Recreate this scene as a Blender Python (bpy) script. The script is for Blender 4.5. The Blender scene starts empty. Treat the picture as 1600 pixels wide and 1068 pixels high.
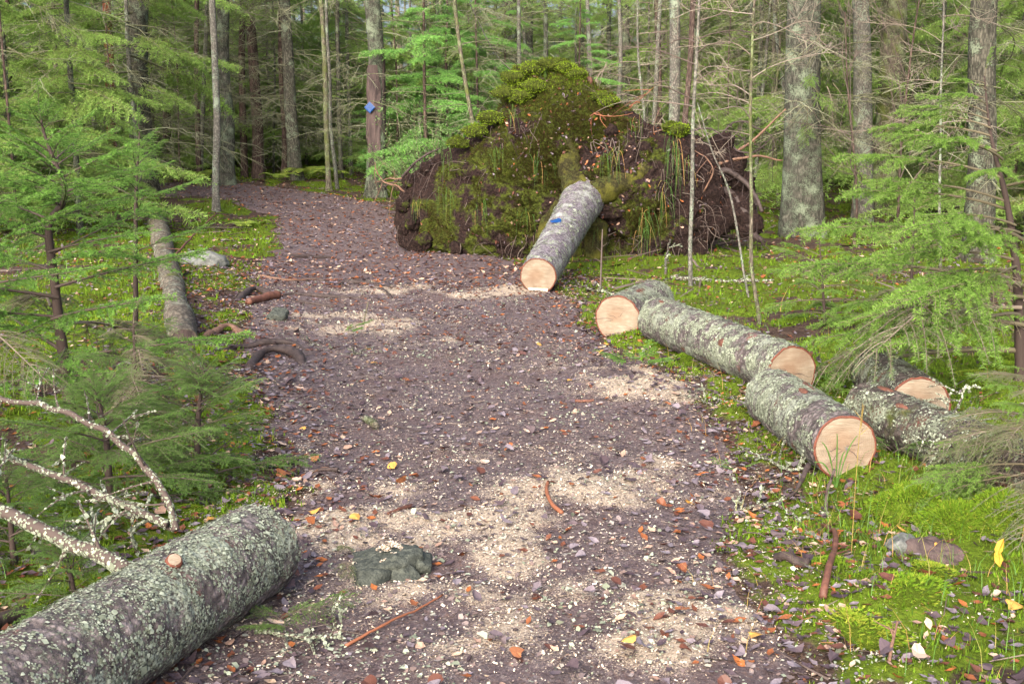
import bpy, math, random
import numpy as np
from mathutils import Vector, Matrix

# ------------------------------------------------------------------ camera, sky, sun, exposure
scene = bpy.context.scene
COL = scene.collection
CAM = np.array([0.0, 0.0, 1.7]); PITCH = math.radians(10.64); FPX = 1778.0
cam_data = bpy.data.cameras.new('camera'); cam_data.lens = 40.0; cam_data.sensor_width = 36.0
cam_data.clip_start = 0.05; cam_data.clip_end = 600
cam = bpy.data.objects.new('camera', cam_data); COL.objects.link(cam)
cam.location = CAM; cam.rotation_euler = (math.pi/2 - PITCH, 0, 0)
scene.camera = cam
SUN_EL, SUN_ROT = math.radians(30), math.radians(200)
world = bpy.data.worlds.new('World'); scene.world = world; world.use_nodes = True
wn = world.node_tree; wn.nodes.clear()
sky = wn.nodes.new('ShaderNodeTexSky'); sky.sky_type = 'NISHITA'; sky.sun_disc = False
sky.sun_elevation = SUN_EL; sky.sun_rotation = SUN_ROT; sky.dust_density = 8.0; sky.air_density = .75; sky.ozone_density = 1.0
bg = wn.nodes.new('ShaderNodeBackground'); bg.inputs[1].default_value = 0.15
wo = wn.nodes.new('ShaderNodeOutputWorld'); wn.links.new(sky.outputs[0], bg.inputs[0]); wn.links.new(bg.outputs[0], wo.inputs[0])
sun_data = bpy.data.lights.new('sun', 'SUN'); sun_data.energy = 1.0; sun_data.angle = math.radians(70); sun_data.color = (.98, .99, 1)
sun = bpy.data.objects.new('sun', sun_data); COL.objects.link(sun)
# sun comes from behind-left, high: light falls into the scene
d = Vector((math.sin(SUN_ROT)*math.cos(SUN_EL), math.cos(SUN_ROT)*math.cos(SUN_EL), math.sin(SUN_EL)))
sun.rotation_euler = d.to_track_quat('Z', 'Y').to_euler(); sun.location = d*40
vs = scene.view_settings; vs.view_transform = 'Standard'; vs.look = 'None'; vs.exposure = 1.72; vs.gamma = 1.0; vs.use_curve_mapping = False
cy = scene.cycles; cy.max_bounces = 6; cy.diffuse_bounces = 4; cy.glossy_bounces = 2; cy.transmission_bounces = 4; cy.transparent_max_bounces = 4
cy.caustics_reflective = False; cy.caustics_refractive = False; cy.use_denoising = True

RS = np.random.RandomState(11)
random.seed(5)

# ------------------------------------------------------------------ noise
def _hash(ix, iy, iz, seed):
    h = (ix*374761393 + iy*668265263 + iz*1274126177 + seed*974634777) & 0xFFFFFFFF
    h = ((h ^ (h >> 13))*1274126177) & 0xFFFFFFFF
    h = ((h ^ (h >> 16))*668265263) & 0xFFFFFFFF
    return ((h ^ (h >> 15)) & 0xFFFF)/65535.0
def vnoise(P, seed=0):
    P = np.asarray(P, float); i = np.floor(P).astype(np.int64); f = P - i; f = f*f*(3-2*f)
    x, y, z = i[..., 0], i[..., 1], i[..., 2]; fx, fy, fz = f[..., 0], f[..., 1], f[..., 2]
    r = 0
    for dx in (0, 1):
        wx = fx if dx else 1-fx
        for dy in (0, 1):
            wy = fy if dy else 1-fy
            for dz in (0, 1):
                wz = fz if dz else 1-fz
                r = r + wx*wy*wz*_hash(x+dx, y+dy, z+dz, seed)
    return r
def fbm(P, oct=4, seed=0, gain=.5):
    P = np.asarray(P, float); a = 1; s = 0; t = 0
    for k in range(oct):
        s = s + a*(vnoise(P, seed+k)*2-1); t += a; a *= gain; P = P*2.03+17.1
    return s/t
def p2(x, y, s=1.0):
    x, y = np.broadcast_arrays(np.asarray(x, float), np.asarray(y, float))
    return np.stack([x*s, y*s, np.zeros_like(x)+.37], -1)
def sstep(a, b, x):
    t = np.clip((np.asarray(x, float)-a)/(b-a), 0, 1); return t*t*(3-2*t)

# ------------------------------------------------------------------ terrain
LY = [-6, 3, 5, 6.3, 7.5, 9.5, 12, 14.5, 17, 20, 22, 24, 26, 28, 29]
LX = [-1.3, -1.15, -1.15, -1.35, -1.65, -2.3, -2.85, -3.15, -3.4, -4.1, -5.4, -7.6, -11.5, -18, -30]
RY = [-6, 3, 4, 5, 6, 7.5, 9.3, 11, 12.5, 15, 17, 20, 22, 24, 26, 28, 29]
RX = [.9, .85, .95, 1.15, 1.2, 1.2, .8, .55, .35, .1, -1.2, -2.0, -2.5, -3.6, -6, -12, -24]
def pmask(x, y):
    """metres inside the trodden path (negative: outside)"""
    x = np.asarray(x, float); y = np.asarray(y, float)
    n = .30*fbm(p2(x, y, 1.1), 3, 5) + .12*fbm(p2(x, y, 5), 2, 8)
    return np.minimum(x-np.interp(y, LY, LX), np.interp(y, RY, RX)-x) + n
def gz(x, y):
    x = np.asarray(x, float); y = np.asarray(y, float)
    m = sstep(-.5, .7, pmask(x, y))
    z = 1.3*(1-np.exp(-np.maximum(0, y-16)/30))
    z = z + .22*sstep(-1.6, -4.5, x)*sstep(4, 9, y)*(1-.75*sstep(12, 19, y)) + .10*sstep(1.6, 4, x)
    far = 1+sstep(12, 30, np.hypot(x, y))*2
    rough = .085*far*fbm(p2(x, y, .55), 3, 1) + .035*fbm(p2(x, y, 3.1), 3, 2)
    flat = .03*fbm(p2(x, y, .8), 2, 3) + .013*fbm(p2(x, y, 6), 3, 4) - .02
    return z + rough*(1-m) + flat*m
def mossf(x, y):
    """where moss grows: 0..1"""
    x = np.asarray(x, float); y = np.asarray(y, float)
    pm = pmask(x, y)
    n = .56+.85*fbm(p2(x, y, 1.1), 3, 21)+.75*fbm(p2(x, y, 3.3), 3, 22)
    n = n + .55*np.exp(-((x-1.9)/1.0)**4-((y-4.4)/1.7)**4) + .3*np.exp(-((x+3.9)/1.2)**2-((y-16)/5)**2) + .22*np.exp(-((x+1.9)/.6)**2-((y-6.5)/1.5)**2) + .06*sstep(10, 14, y) + .2*sstep(.9, 1.6, x)*sstep(5.5, 7, y)*sstep(17, 12, y)
    return sstep(.35, .75, n)*sstep(.12, -.18, pm)
SAW = [(-.50, 4.50, .62, .48, 1.25), (-1.15, 3.75, .28, .25, .9), (.45, 5.35, .85, .6, .95), (.45, 4.0, .75, .5, .75), (1.0, 7.6, .6, .65, 1.1), (-1.0, 5.0, .5, .3, .7),
       (-1.45, 10.0, .85, .7, 1.2), (-.6, 11.9, 1.6, .65, 1.1), (-1.2, 5.6, .45, .5, .4), (-.35, 9.2, .8, .6, .3), (-1.3, 4.75, .25, .25, .5), (.3, 3.4, 1.2, .7, .42), (-.2, 6.8, 1.4, 1.0, .34), (0, 8.8, 1.2, .9, .3)]
def sawf(x, y):
    s = 0
    for cx, cy_, rx, ry, a in SAW:
        s = s + a*np.exp(-((x-cx)/rx)**2-((y-cy_)/ry)**2)
    n = .50+1.5*fbm(p2(x, y, 4), 4, 31)
    return np.clip(s*n*1.1, 0, 1)

# ------------------------------------------------------------------ picture point -> place
_F = np.array([0, math.cos(PITCH), -math.sin(PITCH)]); _U = np.array([0, math.sin(PITCH), math.cos(PITCH)]); _R = np.array([1., 0, 0])
def ray(px, py):
    return _F + _R*(px-800)/FPX + _U*(534-py)/FPX
def at(px, py, Y):
    r = ray(px, py); return CAM + r*(Y/r[1])
def gat(px, Y, dz=0.0, py=400):
    x = at(px, py, Y)[0]; return np.array([x, Y, float(gz(x, Y))+dz])
def hit(px, py):
    r = ray(px, py); t = 3.0
    for _ in range(60):
        p = CAM+r*t; t += (p[2]-float(gz(p[0], p[1])))/max(.12, -r[2])*.6
        t = min(max(t, 1), 80)
    p = CAM+r*t; p[2] = float(gz(p[0], p[1])); return p

# ------------------------------------------------------------------ objects
def tag(o, label=None, cat=None, group=None, kind=None):
    for k, v in (('label', label), ('category', cat), ('group', group), ('kind', kind)):
        if v: o[k] = v
    return o
def thing(name, label, cat, loc=(0, 0, 0), group=None, rot=None):
    o = bpy.data.objects.new(name, None); COL.objects.link(o); o.location = loc; o.empty_display_size = .1
    if rot is not None: o.rotation_euler = rot
    return tag(o, label, cat, group)
class MB:
    """collects vertices and faces of one mesh"""
    def __init__(s): s.v = []; s.t = []; s.q = []; s.n = 0; s.a = []; s.tm = []; s.qm = []
    def add(s, V, T=None, Q=None, rnd=.5, m=0):
        V = np.asarray(V, float).reshape(-1, 3)
        if T is not None and len(T): T = np.asarray(T, np.int64).reshape(-1, 3); s.t.append(T+s.n); s.tm.append(np.full(len(T), m))
        if Q is not None and len(Q): Q = np.asarray(Q, np.int64).reshape(-1, 4); s.q.append(Q+s.n); s.qm.append(np.full(len(Q), m))
        s.v.append(V); s.a.append(np.broadcast_to(np.asarray(rnd, float), (len(V),))); s.n += len(V)
    def mesh(s, name, mats, smooth=True, extra=None):
        me = bpy.data.meshes.new(name)
        V = np.concatenate(s.v) if s.v else np.zeros((0, 3))
        T = np.concatenate(s.t) if s.t else np.zeros((0, 3), np.int64); Q = np.concatenate(s.q) if s.q else np.zeros((0, 4), np.int64)
        me.vertices.add(len(V)); me.vertices.foreach_set('co', V.astype(np.float32).ravel())
        nl = T.size+Q.size; me.loops.add(nl); me.loops.foreach_set('vertex_index', np.concatenate([T.ravel(), Q.ravel()]).astype(np.int32))
        np_ = len(T)+len(Q); me.polygons.add(np_)
        ls = np.concatenate([np.arange(len(T))*3, T.size+np.arange(len(Q))*4]).astype(np.int32)
        me.polygons.foreach_set('loop_start', ls)
        if not isinstance(mats, (list, tuple)): mats = [mats]
        for m in mats: me.materials.append(m)
        if len(mats) > 1:
            mi = np.concatenate(s.tm+s.qm).astype(np.int32); me.polygons.foreach_set('material_index', mi)
        me.polygons.foreach_set('use_smooth', np.full(np_, smooth))
        at_ = me.attributes.new('rnd', 'FLOAT', 'POINT'); at_.data.foreach_set('value', np.concatenate(s.a).astype(np.float32))
        for k, v in (extra or {}).items():
            e = me.attributes.new(k, 'FLOAT', 'POINT'); e.data.foreach_set('value', np.asarray(v, np.float32).ravel())
        me.update(calc_edges=True); me.validate()
        return me
    def build(s, name, mats, parent=None, smooth=True, loc=None, extra=None):
        return place(name, s.mesh(name, mats, smooth, extra), parent, loc)
def place(name, me, parent=None, loc=None, mat=None):
    o = bpy.data.objects.new(name, me); COL.objects.link(o)
    if parent is not None: o.parent = parent
    if mat is not None: o.matrix_basis = mat
    elif loc is not None: o.location = loc
    return o
def norm(v): return v/np.maximum(np.linalg.norm(v, axis=-1, keepdims=True), 1e-9)
def tube(P, r, sides=6, cap=True, mb=None, rnd=.5, m=0, wob=0, seed=0):
    P = np.asarray(P, float); n = len(P); r = np.broadcast_to(np.asarray(r, float), (n,))
    T = norm(np.gradient(P, axis=0)); up = np.array([0, 0, 1.]) if abs(T[0][2]) < .9 else np.array([1., 0, 0])
    N = []; a = np.cross(T[0], up); a /= np.linalg.norm(a)
    for k in range(n):
        a = a - T[k]*a.dot(T[k]); a /= max(np.linalg.norm(a), 1e-9); N.append(a)
    N = np.array(N); B = np.cross(T, N); th = np.arange(sides)*2*math.pi/sides
    V = P[:, None]+r[:, None, None]*(np.cos(th)[None, :, None]*N[:, None]+np.sin(th)[None, :, None]*B[:, None])
    if wob:
        q = fbm(V*(1/wob[0])+seed*3.3, 3, seed); V = P[:, None]+(V-P[:, None])*(1+wob[1]*q[..., None])
    i = np.arange(n-1)[:, None]*sides; j = np.arange(sides)[None]; j2 = (j+1) % sides
    Q = np.stack([i+j, i+j2, i+sides+j2, i+sides+j], -1).reshape(-1, 4); V = V.reshape(-1, 3); Tt = []
    if cap:
        V = np.concatenate([V, P[:1], P[-1:]]); c0, c1 = n*sides, n*sides+1
        Tt = [(c0, (k+1) % sides, k) for k in range(sides)]+[(c1, (n-1)*sides+k, (n-1)*sides+(k+1) % sides) for k in range(sides)]
    if mb is not None: mb.add(V, Tt, Q, rnd, m)
    return V, Tt, Q
def spline(pts, n):
    """smooth curve through points"""
    pts = np.asarray(pts, float); m = len(pts)
    if m == 2: return pts[0]+(pts[1]-pts[0])*np.linspace(0, 1, n)[:, None]
    e = np.concatenate([[2*pts[0]-pts[1]], pts, [2*pts[-1]-pts[-2]]]); u = np.linspace(0, m-1-1e-6, n); i = u.astype(int); f = (u-i)[:, None]
    a, b, c, d_ = e[i], e[i+1], e[i+2], e[i+3]
    return .5*(2*b+(c-a)*f+(2*a-5*b+4*c-d_)*f**2+(3*b-a-3*c+d_)*f**3)
def scatter(mb, PV, PT, pos, R, sc, rnd, m=0):
    """copies of a small shape PV/PT at pos with rotation matrices R"""
    n, k = len(pos), len(PV); sc = np.asarray(sc, float)
    if sc.ndim == 1: sc = np.repeat(sc[:, None], 3, 1)
    V = np.einsum('nij,nkj->nki', R, PV[None]*sc[:, None])+pos[:, None]
    T = (np.asarray(PT)[None]+(np.arange(n)*k)[:, None, None]).reshape(-1, 3)
    mb.add(V.reshape(-1, 3), T, None, np.repeat(np.broadcast_to(rnd, (n,)), k), m)
def rots(n, tilt, rs=RS, yaw=None):
    """random yaw then a tilt of up to about `tilt` radians"""
    a = rs.uniform(0, 2*math.pi, n) if yaw is None else yaw; t = rs.normal(0, tilt, n); b = rs.uniform(0, 2*math.pi, n)
    ca, sa = np.cos(a), np.sin(a); Z = np.zeros(n); O = np.ones(n)
    Rz = np.stack([ca, -sa, Z, sa, ca, Z, Z, Z, O], -1).reshape(n, 3, 3)
    ax = np.stack([np.cos(b), np.sin(b), Z], -1); c = np.cos(t); s = np.sin(t)
    K = np.stack([Z, Z, ax[:, 1], Z, Z, -ax[:, 0], -ax[:, 1], ax[:, 0], Z], -1).reshape(n, 3, 3)
    return (np.eye(3)[None]+s[:, None, None]*K+(1-c)[:, None, None]*(K@K))@Rz
def frames(D, rs=RS):
    """rotation matrices whose X column is D, random roll"""
    D = norm(D); h = norm(rs.normal(size=D.shape)); B = norm(np.cross(D, h)); C = np.cross(D, B)
    return np.stack([D, B, C], -1)

# ------------------------------------------------------------------ materials
class NT:
    def __init__(s, name):
        s.m = bpy.data.materials.new(name); s.m.use_nodes = True; s.t = s.m.node_tree; s.t.nodes.clear()
        s.out = s.n('ShaderNodeOutputMaterial'); s.tc = None
    def n(s, t, **kw):
        x = s.t.nodes.new(t)
        for k, v in kw.items(): setattr(x, k, v)
        return x
    def l(s, a, b): s.t.links.new(a, b)
    def co(s, scale=(1, 1, 1)):
        if s.tc is None: s.tc = s.n('ShaderNodeTexCoord')
        if scale == (1, 1, 1): return s.tc.outputs['Object']
        mp = s.n('ShaderNodeMapping'); mp.inputs['Scale'].default_value = scale; s.l(s.tc.outputs['Object'], mp.inputs[0]); return mp.outputs[0]
    def noise(s, scale, detail=4, rough=.55, stretch=(1, 1, 1), dist=0):
        x = s.n('ShaderNodeTexNoise'); x.inputs['Scale'].default_value = scale; x.inputs['Detail'].default_value = detail
        x.inputs['Roughness'].default_value = rough; x.inputs['Distortion'].default_value = dist; s.l(s.co(stretch), x.inputs['Vector']); return x.outputs['Fac']
    def voro(s, scale, feature='F1', stretch=(1, 1, 1)):
        x = s.n('ShaderNodeTexVoronoi'); x.feature = feature; x.inputs['Scale'].default_value = scale; s.l(s.co(stretch), x.inputs['Vector']); return x
    def ramp(s, fac, stops, interp='LINEAR'):
        x = s.n('ShaderNodeValToRGB'); r = x.color_ramp; r.interpolation = interp
        while len(r.elements) < len(stops): r.elements.new(.5)
        for e, (p, c) in zip(r.elements, stops):
            e.position = p; e.color = (c, c, c, 1) if isinstance(c, (int, float)) else (*c, 1)
        s.l(fac, x.inputs[0]); return x.outputs[0]
    def mix(s, fac, a, b):
        x = s.n('ShaderNodeMix', data_type='RGBA')
        for v, i in ((fac, 0), (a, 6), (b, 7)):
            if isinstance(v, (int, float)): x.inputs[i].default_value = v
            elif isinstance(v, tuple): x.inputs[i].default_value = (*v, 1)
            else: s.l(v, x.inputs[i])
        return x.outputs[2]
    def math(s, op, a, b=0.0):
        x = s.n('ShaderNodeMath', operation=op)
        for v, i in ((a, 0), (b, 1)):
            if isinstance(v, (int, float)): x.inputs[i].default_value = v
            else: s.l(v, x.inputs[i])
        return x.outputs[0]
    def attr(s, name): x = s.n('ShaderNodeAttribute', attribute_name=name); return x.outputs['Fac']
    def bump(s, h, strength=.5, dist=.01, prev=None):
        x = s.n('ShaderNodeBump'); x.inputs['Strength'].default_value = strength; x.inputs['Distance'].default_value = dist; s.l(h, x.inputs['Height'])
        if prev is not None: s.l(prev, x.inputs['Normal'])
        return x.outputs[0]
    def fin(s, col, rough=.8, normal=None, spec=.3, transl=0.0):
        b = s.n('ShaderNodeBsdfPrincipled')
        if isinstance(col, tuple): b.inputs['Base Color'].default_value = (*col, 1)
        else: s.l(col, b.inputs['Base Color'])
        if isinstance(rough, (int, float)): b.inputs['Roughness'].default_value = rough
        else: s.l(rough, b.inputs['Roughness'])
        b.inputs['Specular IOR Level'].default_value = spec
        if normal is not None: s.l(normal, b.inputs['Normal'])
        sh = b.outputs[0]
        if transl:
            t = s.n('ShaderNodeBsdfTranslucent'); mx = s.n('ShaderNodeMixShader'); mx.inputs[0].default_value = transl
            if isinstance(col, tuple): t.inputs[0].default_value = (*col, 1)
            else: s.l(col, t.inputs[0])
            s.l(sh, mx.inputs[1]); s.l(t.outputs[0], mx.inputs[2]); sh = mx.outputs[0]
        s.l(sh, s.out.inputs[0]); return s.m
def m_rnd(name, stops, rough=.7, spec=.3, transl=0.0, interp='LINEAR', nscale=None):
    t = NT(name); c = t.ramp(t.attr('rnd'), stops, interp)
    if nscale:
        k = t.ramp(t.noise(nscale, 3), [(.3, .72), (.7, 1.25)]); x = t.n('ShaderNodeMix', data_type='RGBA', blend_type='MULTIPLY'); x.inputs[0].default_value = 1
        t.l(c, x.inputs[6]); t.l(k, x.inputs[7]); c = x.outputs[2]
    return t.fin(c, rough, None, spec, transl)
def m_bark(name, dark, mid, lichen, lscale=55, lth=.5, stretch=(1, 1, 1), moss=None, mossth=.6, red=0.0, bumpd=.012):
    """scaly conifer bark with crusts of lichen; object X or Z runs along the stem"""
    t = NT(name)
    n1 = t.noise(14, 6, .65, stretch); n2 = t.noise(70, 4, .7)
    vor = t.voro(38, 'F1', stretch)
    base = t.ramp(n1, [(.3, dark), (.62, mid)])
    base = t.mix(t.ramp(vor.outputs['Distance'], [(.25, 0.0), (.6, .65)]), base, tuple(c*.35 for c in dark))
    if red:
        base = t.mix(t.ramp(t.noise(5, 3), [(.60, 0.0), (.68, red)]), base, (.17, .065, .045))
    lm = t.math('ADD', t.math('MULTIPLY', t.noise(lscale, 5, .7), .7), t.math('MULTIPLY', t.noise(4.5, 4, .6), .75))
    lfac = t.ramp(lm, [(lth+.15, 0.0), (lth+.24, 1.0)])
    lc = t.mix(n2, tuple(c*.7 for c in lichen), lichen)
    col = t.mix(lfac, base, lc)
    if moss:
        mf = t.ramp(t.noise(3.2, 5, .65), [(mossth, 0.0), (mossth+.14, 1.0)]); col = t.mix(mf, col, moss)
    h = t.math('ADD', t.math('MULTIPLY', n1, .6), t.math('ADD', t.math('MULTIPLY', lfac, .5), t.math('MULTIPLY', n2, .5)))
    h = t.math('SUBTRACT', h, t.math('MULTIPLY', vor.outputs['Distance'], .5))
    return t.fin(col, .85, t.bump(h, .9, bumpd), .10)
M = {}
M['log_bark'] = m_bark('log_bark', (.08, .065, .066), (.235, .205, .205), (.30, .335, .27), 95, .57, red=.6, bumpd=.02)
M['log_bark_grey'] = m_bark('log_bark_grey', (.10, .085, .10), (.28, .25, .29), (.40, .42, .40), 80, .575)
M['log_bark_moss'] = m_bark('log_bark_moss', (.05, .042, .04), (.14, .118, .108), (.24, .27, .20), 80, .60, red=.6, moss=(.08, .10, .02), mossth=.60, bumpd=.02)
M['spruce_bark'] = m_bark('spruce_bark', (.045, .044, .036), (.13, .124, .10), (.20, .24, .17), 45, .60, (1, 1, .35), bumpd=.02)
M['lichen_bark'] = m_bark('lichen_bark', (.05, .05, .042), (.15, .148, .122), (.19, .23, .165), 62, .56, (1, 1, .35), bumpd=.03)
M['dark_bark'] = m_bark('dark_bark', (.05, .035, .032), (.14, .10, .085), (.19, .20, .15), 45, .67, (1, 1, .3), bumpd=.02)
M['moss_root'] = m_bark('moss_root', (.02, .018, .009), (.05, .047, .016), (.06, .07, .02), 40, .60, moss=(.075, .075, .014), mossth=.45)
M['pale_bark'] = m_bark('pale_bark', (.10, .095, .085), (.21, .20, .175), (.25, .30, .23), 45, .59, (1, 1, .6))
M['mossy_bark'] = m_bark('mossy_bark', (.08, .07, .055), (.19, .165, .13), (.20, .24, .13), 40, .56, (1, 1, .35), moss=(.10, .12, .035), mossth=.48)
M['red_bark'] = m_bark('red_bark', (.13, .05, .03), (.28, .12, .07), (.2, .2, .15), 45, .68, (1, 1, .4))
M['twig'] = m_rnd('twig', [(0, (.035, .024, .021)), (.5, (.085, .065, .058)), (1, (.17, .14, .12))], .8, .2)
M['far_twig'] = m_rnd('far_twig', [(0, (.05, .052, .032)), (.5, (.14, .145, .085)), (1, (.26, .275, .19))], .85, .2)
M['twig_green'] = m_rnd('twig_green', [(0, (.07, .055, .04)), (1, (.16, .15, .09))], .8, .2)
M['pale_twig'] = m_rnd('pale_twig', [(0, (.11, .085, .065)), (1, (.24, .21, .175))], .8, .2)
M['red_twig'] = m_rnd('red_twig', [(0, (.10, .035, .02)), (1, (.30, .12, .06))], .6, .3)
M['lichen'] = m_rnd('lichen', [(0, (.115, .13, .095)), (.5, (.25, .285, .21)), (1, (.40, .445, .35))], .95, .1, .15)
M['needle_young'] = m_rnd('needle_young', [(0, (.06, .10, .03)), (.5, (.105, .225, .042)), (1, (.21, .42, .075))], .6, .15, .35)
M['needle_lime'] = m_rnd('needle_lime', [(0, (.085, .105, .035)), (.45, (.12, .23, .042)), (1, (.22, .38, .07))], .6, .15, .35)
M['needle_dry'] = m_rnd('needle_dry', [(0, (.13, .085, .055)), (.35, (.15, .12, .07)), (.6, (.11, .15, .06)), (1, (.12, .22, .06))], .7, .2, .25)
M['needle_dense'] = m_rnd('needle_dense', [(0, (.11, .09, .045)), (.3, (.08, .13, .035)), (1, (.13, .27, .055))], .65, .12, .3)
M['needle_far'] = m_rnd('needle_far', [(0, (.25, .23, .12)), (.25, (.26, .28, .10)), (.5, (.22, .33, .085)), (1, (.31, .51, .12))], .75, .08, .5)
M['needle_bright'] = m_rnd('needle_bright', [(0, (.10, .19, .055)), (.4, (.15, .34, .085)), (1, (.27, .52, .12))], .65, .12, .35)
M['leaf_green'] = m_rnd('leaf_green', [(0, (.10, .19, .05)), (1, (.20, .33, .12))], .5, .35, .4)
M['fern'] = m_rnd('fern', [(0, (.14, .24, .04)), (1, (.33, .40, .07))], .5, .3, .4)
M['moss'] = m_rnd('moss', [(0, (.07, .075, .012)), (.4, (.10, .17, .014)), (.8, (.17, .31, .02)), (1, (.28, .32, .04))], .85, .15, .3)
M['plate_moss'] = m_rnd('plate_moss', [(0, (.040, .024, .011)), (.25, (.052, .050, .011)), (.5, (.070, .095, .012)), (.75, (.13, .20, .018)), (1, (.27, .40, .03))], .85, .15, .3)
M['grass'] = m_rnd('grass', [(0, (.06, .14, .025)), (.6, (.11, .24, .04)), (.8, (.30, .26, .07)), (1, (.42, .25, .09))], .5, .3, .35)
LEAFC = [(0, (.045, .030, .036)), (.22, (.085, .062, .072)), (.36, (.19, .165, .19)), (.46, (.085, .036, .028)), (.60, (.14, .052, .028)), (.74, (.28, .095, .028)), (.86, (.32, .21, .16)), (.93, (.44, .34, .27)), (1, (.52, .27, .035))]
M['dead_leaf'] = m_rnd('dead_leaf', LEAFC, .5, .28, .12, nscale=90)
M['flake'] = m_rnd('flake', [(0, (.036, .027, .027)), (.35, (.125, .100, .102)), (.6, (.175, .125, .108)), (.78, (.22, .19, .185)), (.92, (.30, .31, .25)), (1, (.48, .40, .31))], .6, .2)
M['sawdust'] = m_rnd('sawdust', [(0, (.26, .18, .12)), (.35, (.46, .375, .28)), (1, (.66, .60, .50))], .9, .1)

def m_ground():
    t = NT('forest_floor'); fine = t.noise(55, 6, .7); mid = t.noise(9, 5, .6); big = t.noise(1.3, 4, .6)
    lit = t.ramp(t.math('ADD', t.math('MULTIPLY', fine, .6), t.math('MULTIPLY', mid, .4)), [(.32, (.022, .015, .013)), (.5, (.062, .042, .034)), (.62, (.125, .085, .062)), (.74, (.23, .19, .17))])
    mo = t.ramp(t.noise(26, 6, .7), [(.28, (.03, .036, .006)), (.45, (.07, .105, .010)), (.6, (.105, .165, .014)), (.72, (.14, .125, .025))])
    f = t.ramp(t.math('ADD', t.attr('moss'), t.math('MULTIPLY', t.math('SUBTRACT', mid, .5), 1.3)), [(.38, 0.0), (.62, 1.0)])
    c = t.mix(f, lit, mo)
    h = t.math('ADD', fine, t.math('MULTIPLY', mid, 1.2))
    return t.fin(c, .85, t.bump(h, .8, .03), .08)
def m_path():
    t = NT('trodden_path'); fine = t.noise(95, 6, .75); mid = t.noise(17, 5, .65); big = t.noise(1.6, 3)
    v = t.voro(75)
    so = t.ramp(t.math('ADD', t.math('MULTIPLY', fine, .65), t.math('MULTIPLY', mid, .35)), [(.30, (.035, .026, .028)), (.44, (.080, .060, .066)), (.55, (.16, .128, .135)), (.68, (.34, .30, .29))])
    so = t.mix(t.ramp(big, [(.4, .0), (.75, .5)]), so, (.11, .068, .058))
    fl = t.ramp(v.outputs['Color'], [(.0, (.05, .04, .043)), (.5, (.12, .10, .105)), (.75, (.15, .085, .06)), (.85, (.22, .19, .20)), (1, (.34, .30, .27))])
    so = t.mix(t.ramp(mid, [(.42, 0.0), (.6, .55)]), so, fl)
    sd = t.ramp(fine, [(.3, (.20, .15, .11)), (.5, (.44, .365, .28)), (.7, (.66, .59, .49))])
    f = t.ramp(t.math('ADD', t.attr('saw'), t.math('MULTIPLY', t.math('SUBTRACT', t.noise(150, 4, .7), .5), 2.0)), [(.50, 0.0), (.74, .9)])
    c = t.mix(f, so, sd)
    rg = t.ramp(big, [(.35, .55), (.65, .85)])
    return t.fin(c, rg, t.bump(t.math('ADD', fine, mid), .9, .02), .14)
M['ground'] = m_ground(); M['path'] = m_path()
def m_soil():
    t = NT('root_plate_soil'); fine = t.noise(34, 6, .7); mid = t.noise(5, 6, .65); big = t.noise(1.5, 4, .6)
    soil = t.ramp(fine, [(.3, (.007, .004, .004)), (.5, (.022, .013, .012)), (.65, (.048, .030, .025)), (.78, (.12, .078, .06))])
    mo = t.ramp(t.noise(20, 6, .7), [(.3, (.016, .018, .004)), (.5, (.046, .06, .009)), (.72, (.10, .125, .016))])
    f = t.ramp(t.math('ADD', t.attr('moss'), t.math('MULTIPLY', t.math('SUBTRACT', mid, .5), 1.7)), [(.42, 0.0), (.60, 1.0)])
    return t.fin(t.mix(f, soil, mo), .9, t.bump(t.math('ADD', fine, mid), 1.0, .06), .15)
M['soil'] = m_soil()
def m_cut():
    """sawn end of a spruce log: growth rings round object X, heartwood, bark rim kept in its own ring"""
    t = NT('sawn_wood'); sp = t.n('ShaderNodeSeparateXYZ'); t.l(t.co(), sp.inputs[0])
    wob = t.noise(6, 3); ya = t.math('ADD', sp.outputs[1], .018); za = t.math('ADD', sp.outputs[2], -.014); r = t.math('SQRT', t.math('ADD', t.math('MULTIPLY', ya, ya), t.math('MULTIPLY', za, za)))
    r2 = t.math('ADD', r, t.math('MULTIPLY', t.math('SUBTRACT', wob, .5), .03))
    ring = t.math('SINE', t.math('MULTIPLY', r2, 560.0)); saw = t.math('ADD', t.math('MULTIPLY', t.noise(7, 5, .6), .55), t.math('MULTIPLY', t.noise(26, 4, .6, (1, .5, 1.6)), .45))
    c = t.ramp(t.math('ADD', t.math('MULTIPLY', ring, .022), saw), [(.34, (.155, .122, .088)), (.52, (.228, .188, .14)), (.68, (.305, .265, .208))])
    c = t.mix(t.ramp(r2, [(.03, .45), (.10, 0.0)]), c, (.18, .10, .055))
    c = t.mix(t.ramp(t.noise(4.3, 4), [(.5, 0.0), (.62, .55)]), c, (.16, .10, .066))
    kerf = t.noise(3, 2, .5, (1, 3, 60)); c = t.mix(t.ramp(kerf, [(.5, 0.0), (.62, .30)]), c, (.16, .105, .07))
    c = t.mix(t.ramp(t.noise(55, 3), [(.66, 0.0), (.74, .5)]), c, (.17, .11, .08))
    return t.fin(c, .75, t.bump(t.math('ADD', t.math('ADD', saw, kerf), t.math('MULTIPLY', ring, .05)), .6, .006), .25)
M['cut'] = m_cut()
def m_plain(name, a, b, scale=20, rough=.7, bump=.4, bd=.01, spec=.3, det=5, stretch=(1, 1, 1)):
    t = NT(name); n = t.noise(scale, det, .65, stretch); return t.fin(t.ramp(n, [(.3, a), (.7, b)]), rough, t.bump(n, bump, bd), spec)
M['rim'] = m_plain('bark_rim', (.06, .02, .013), (.16, .05, .03), 60)
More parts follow.
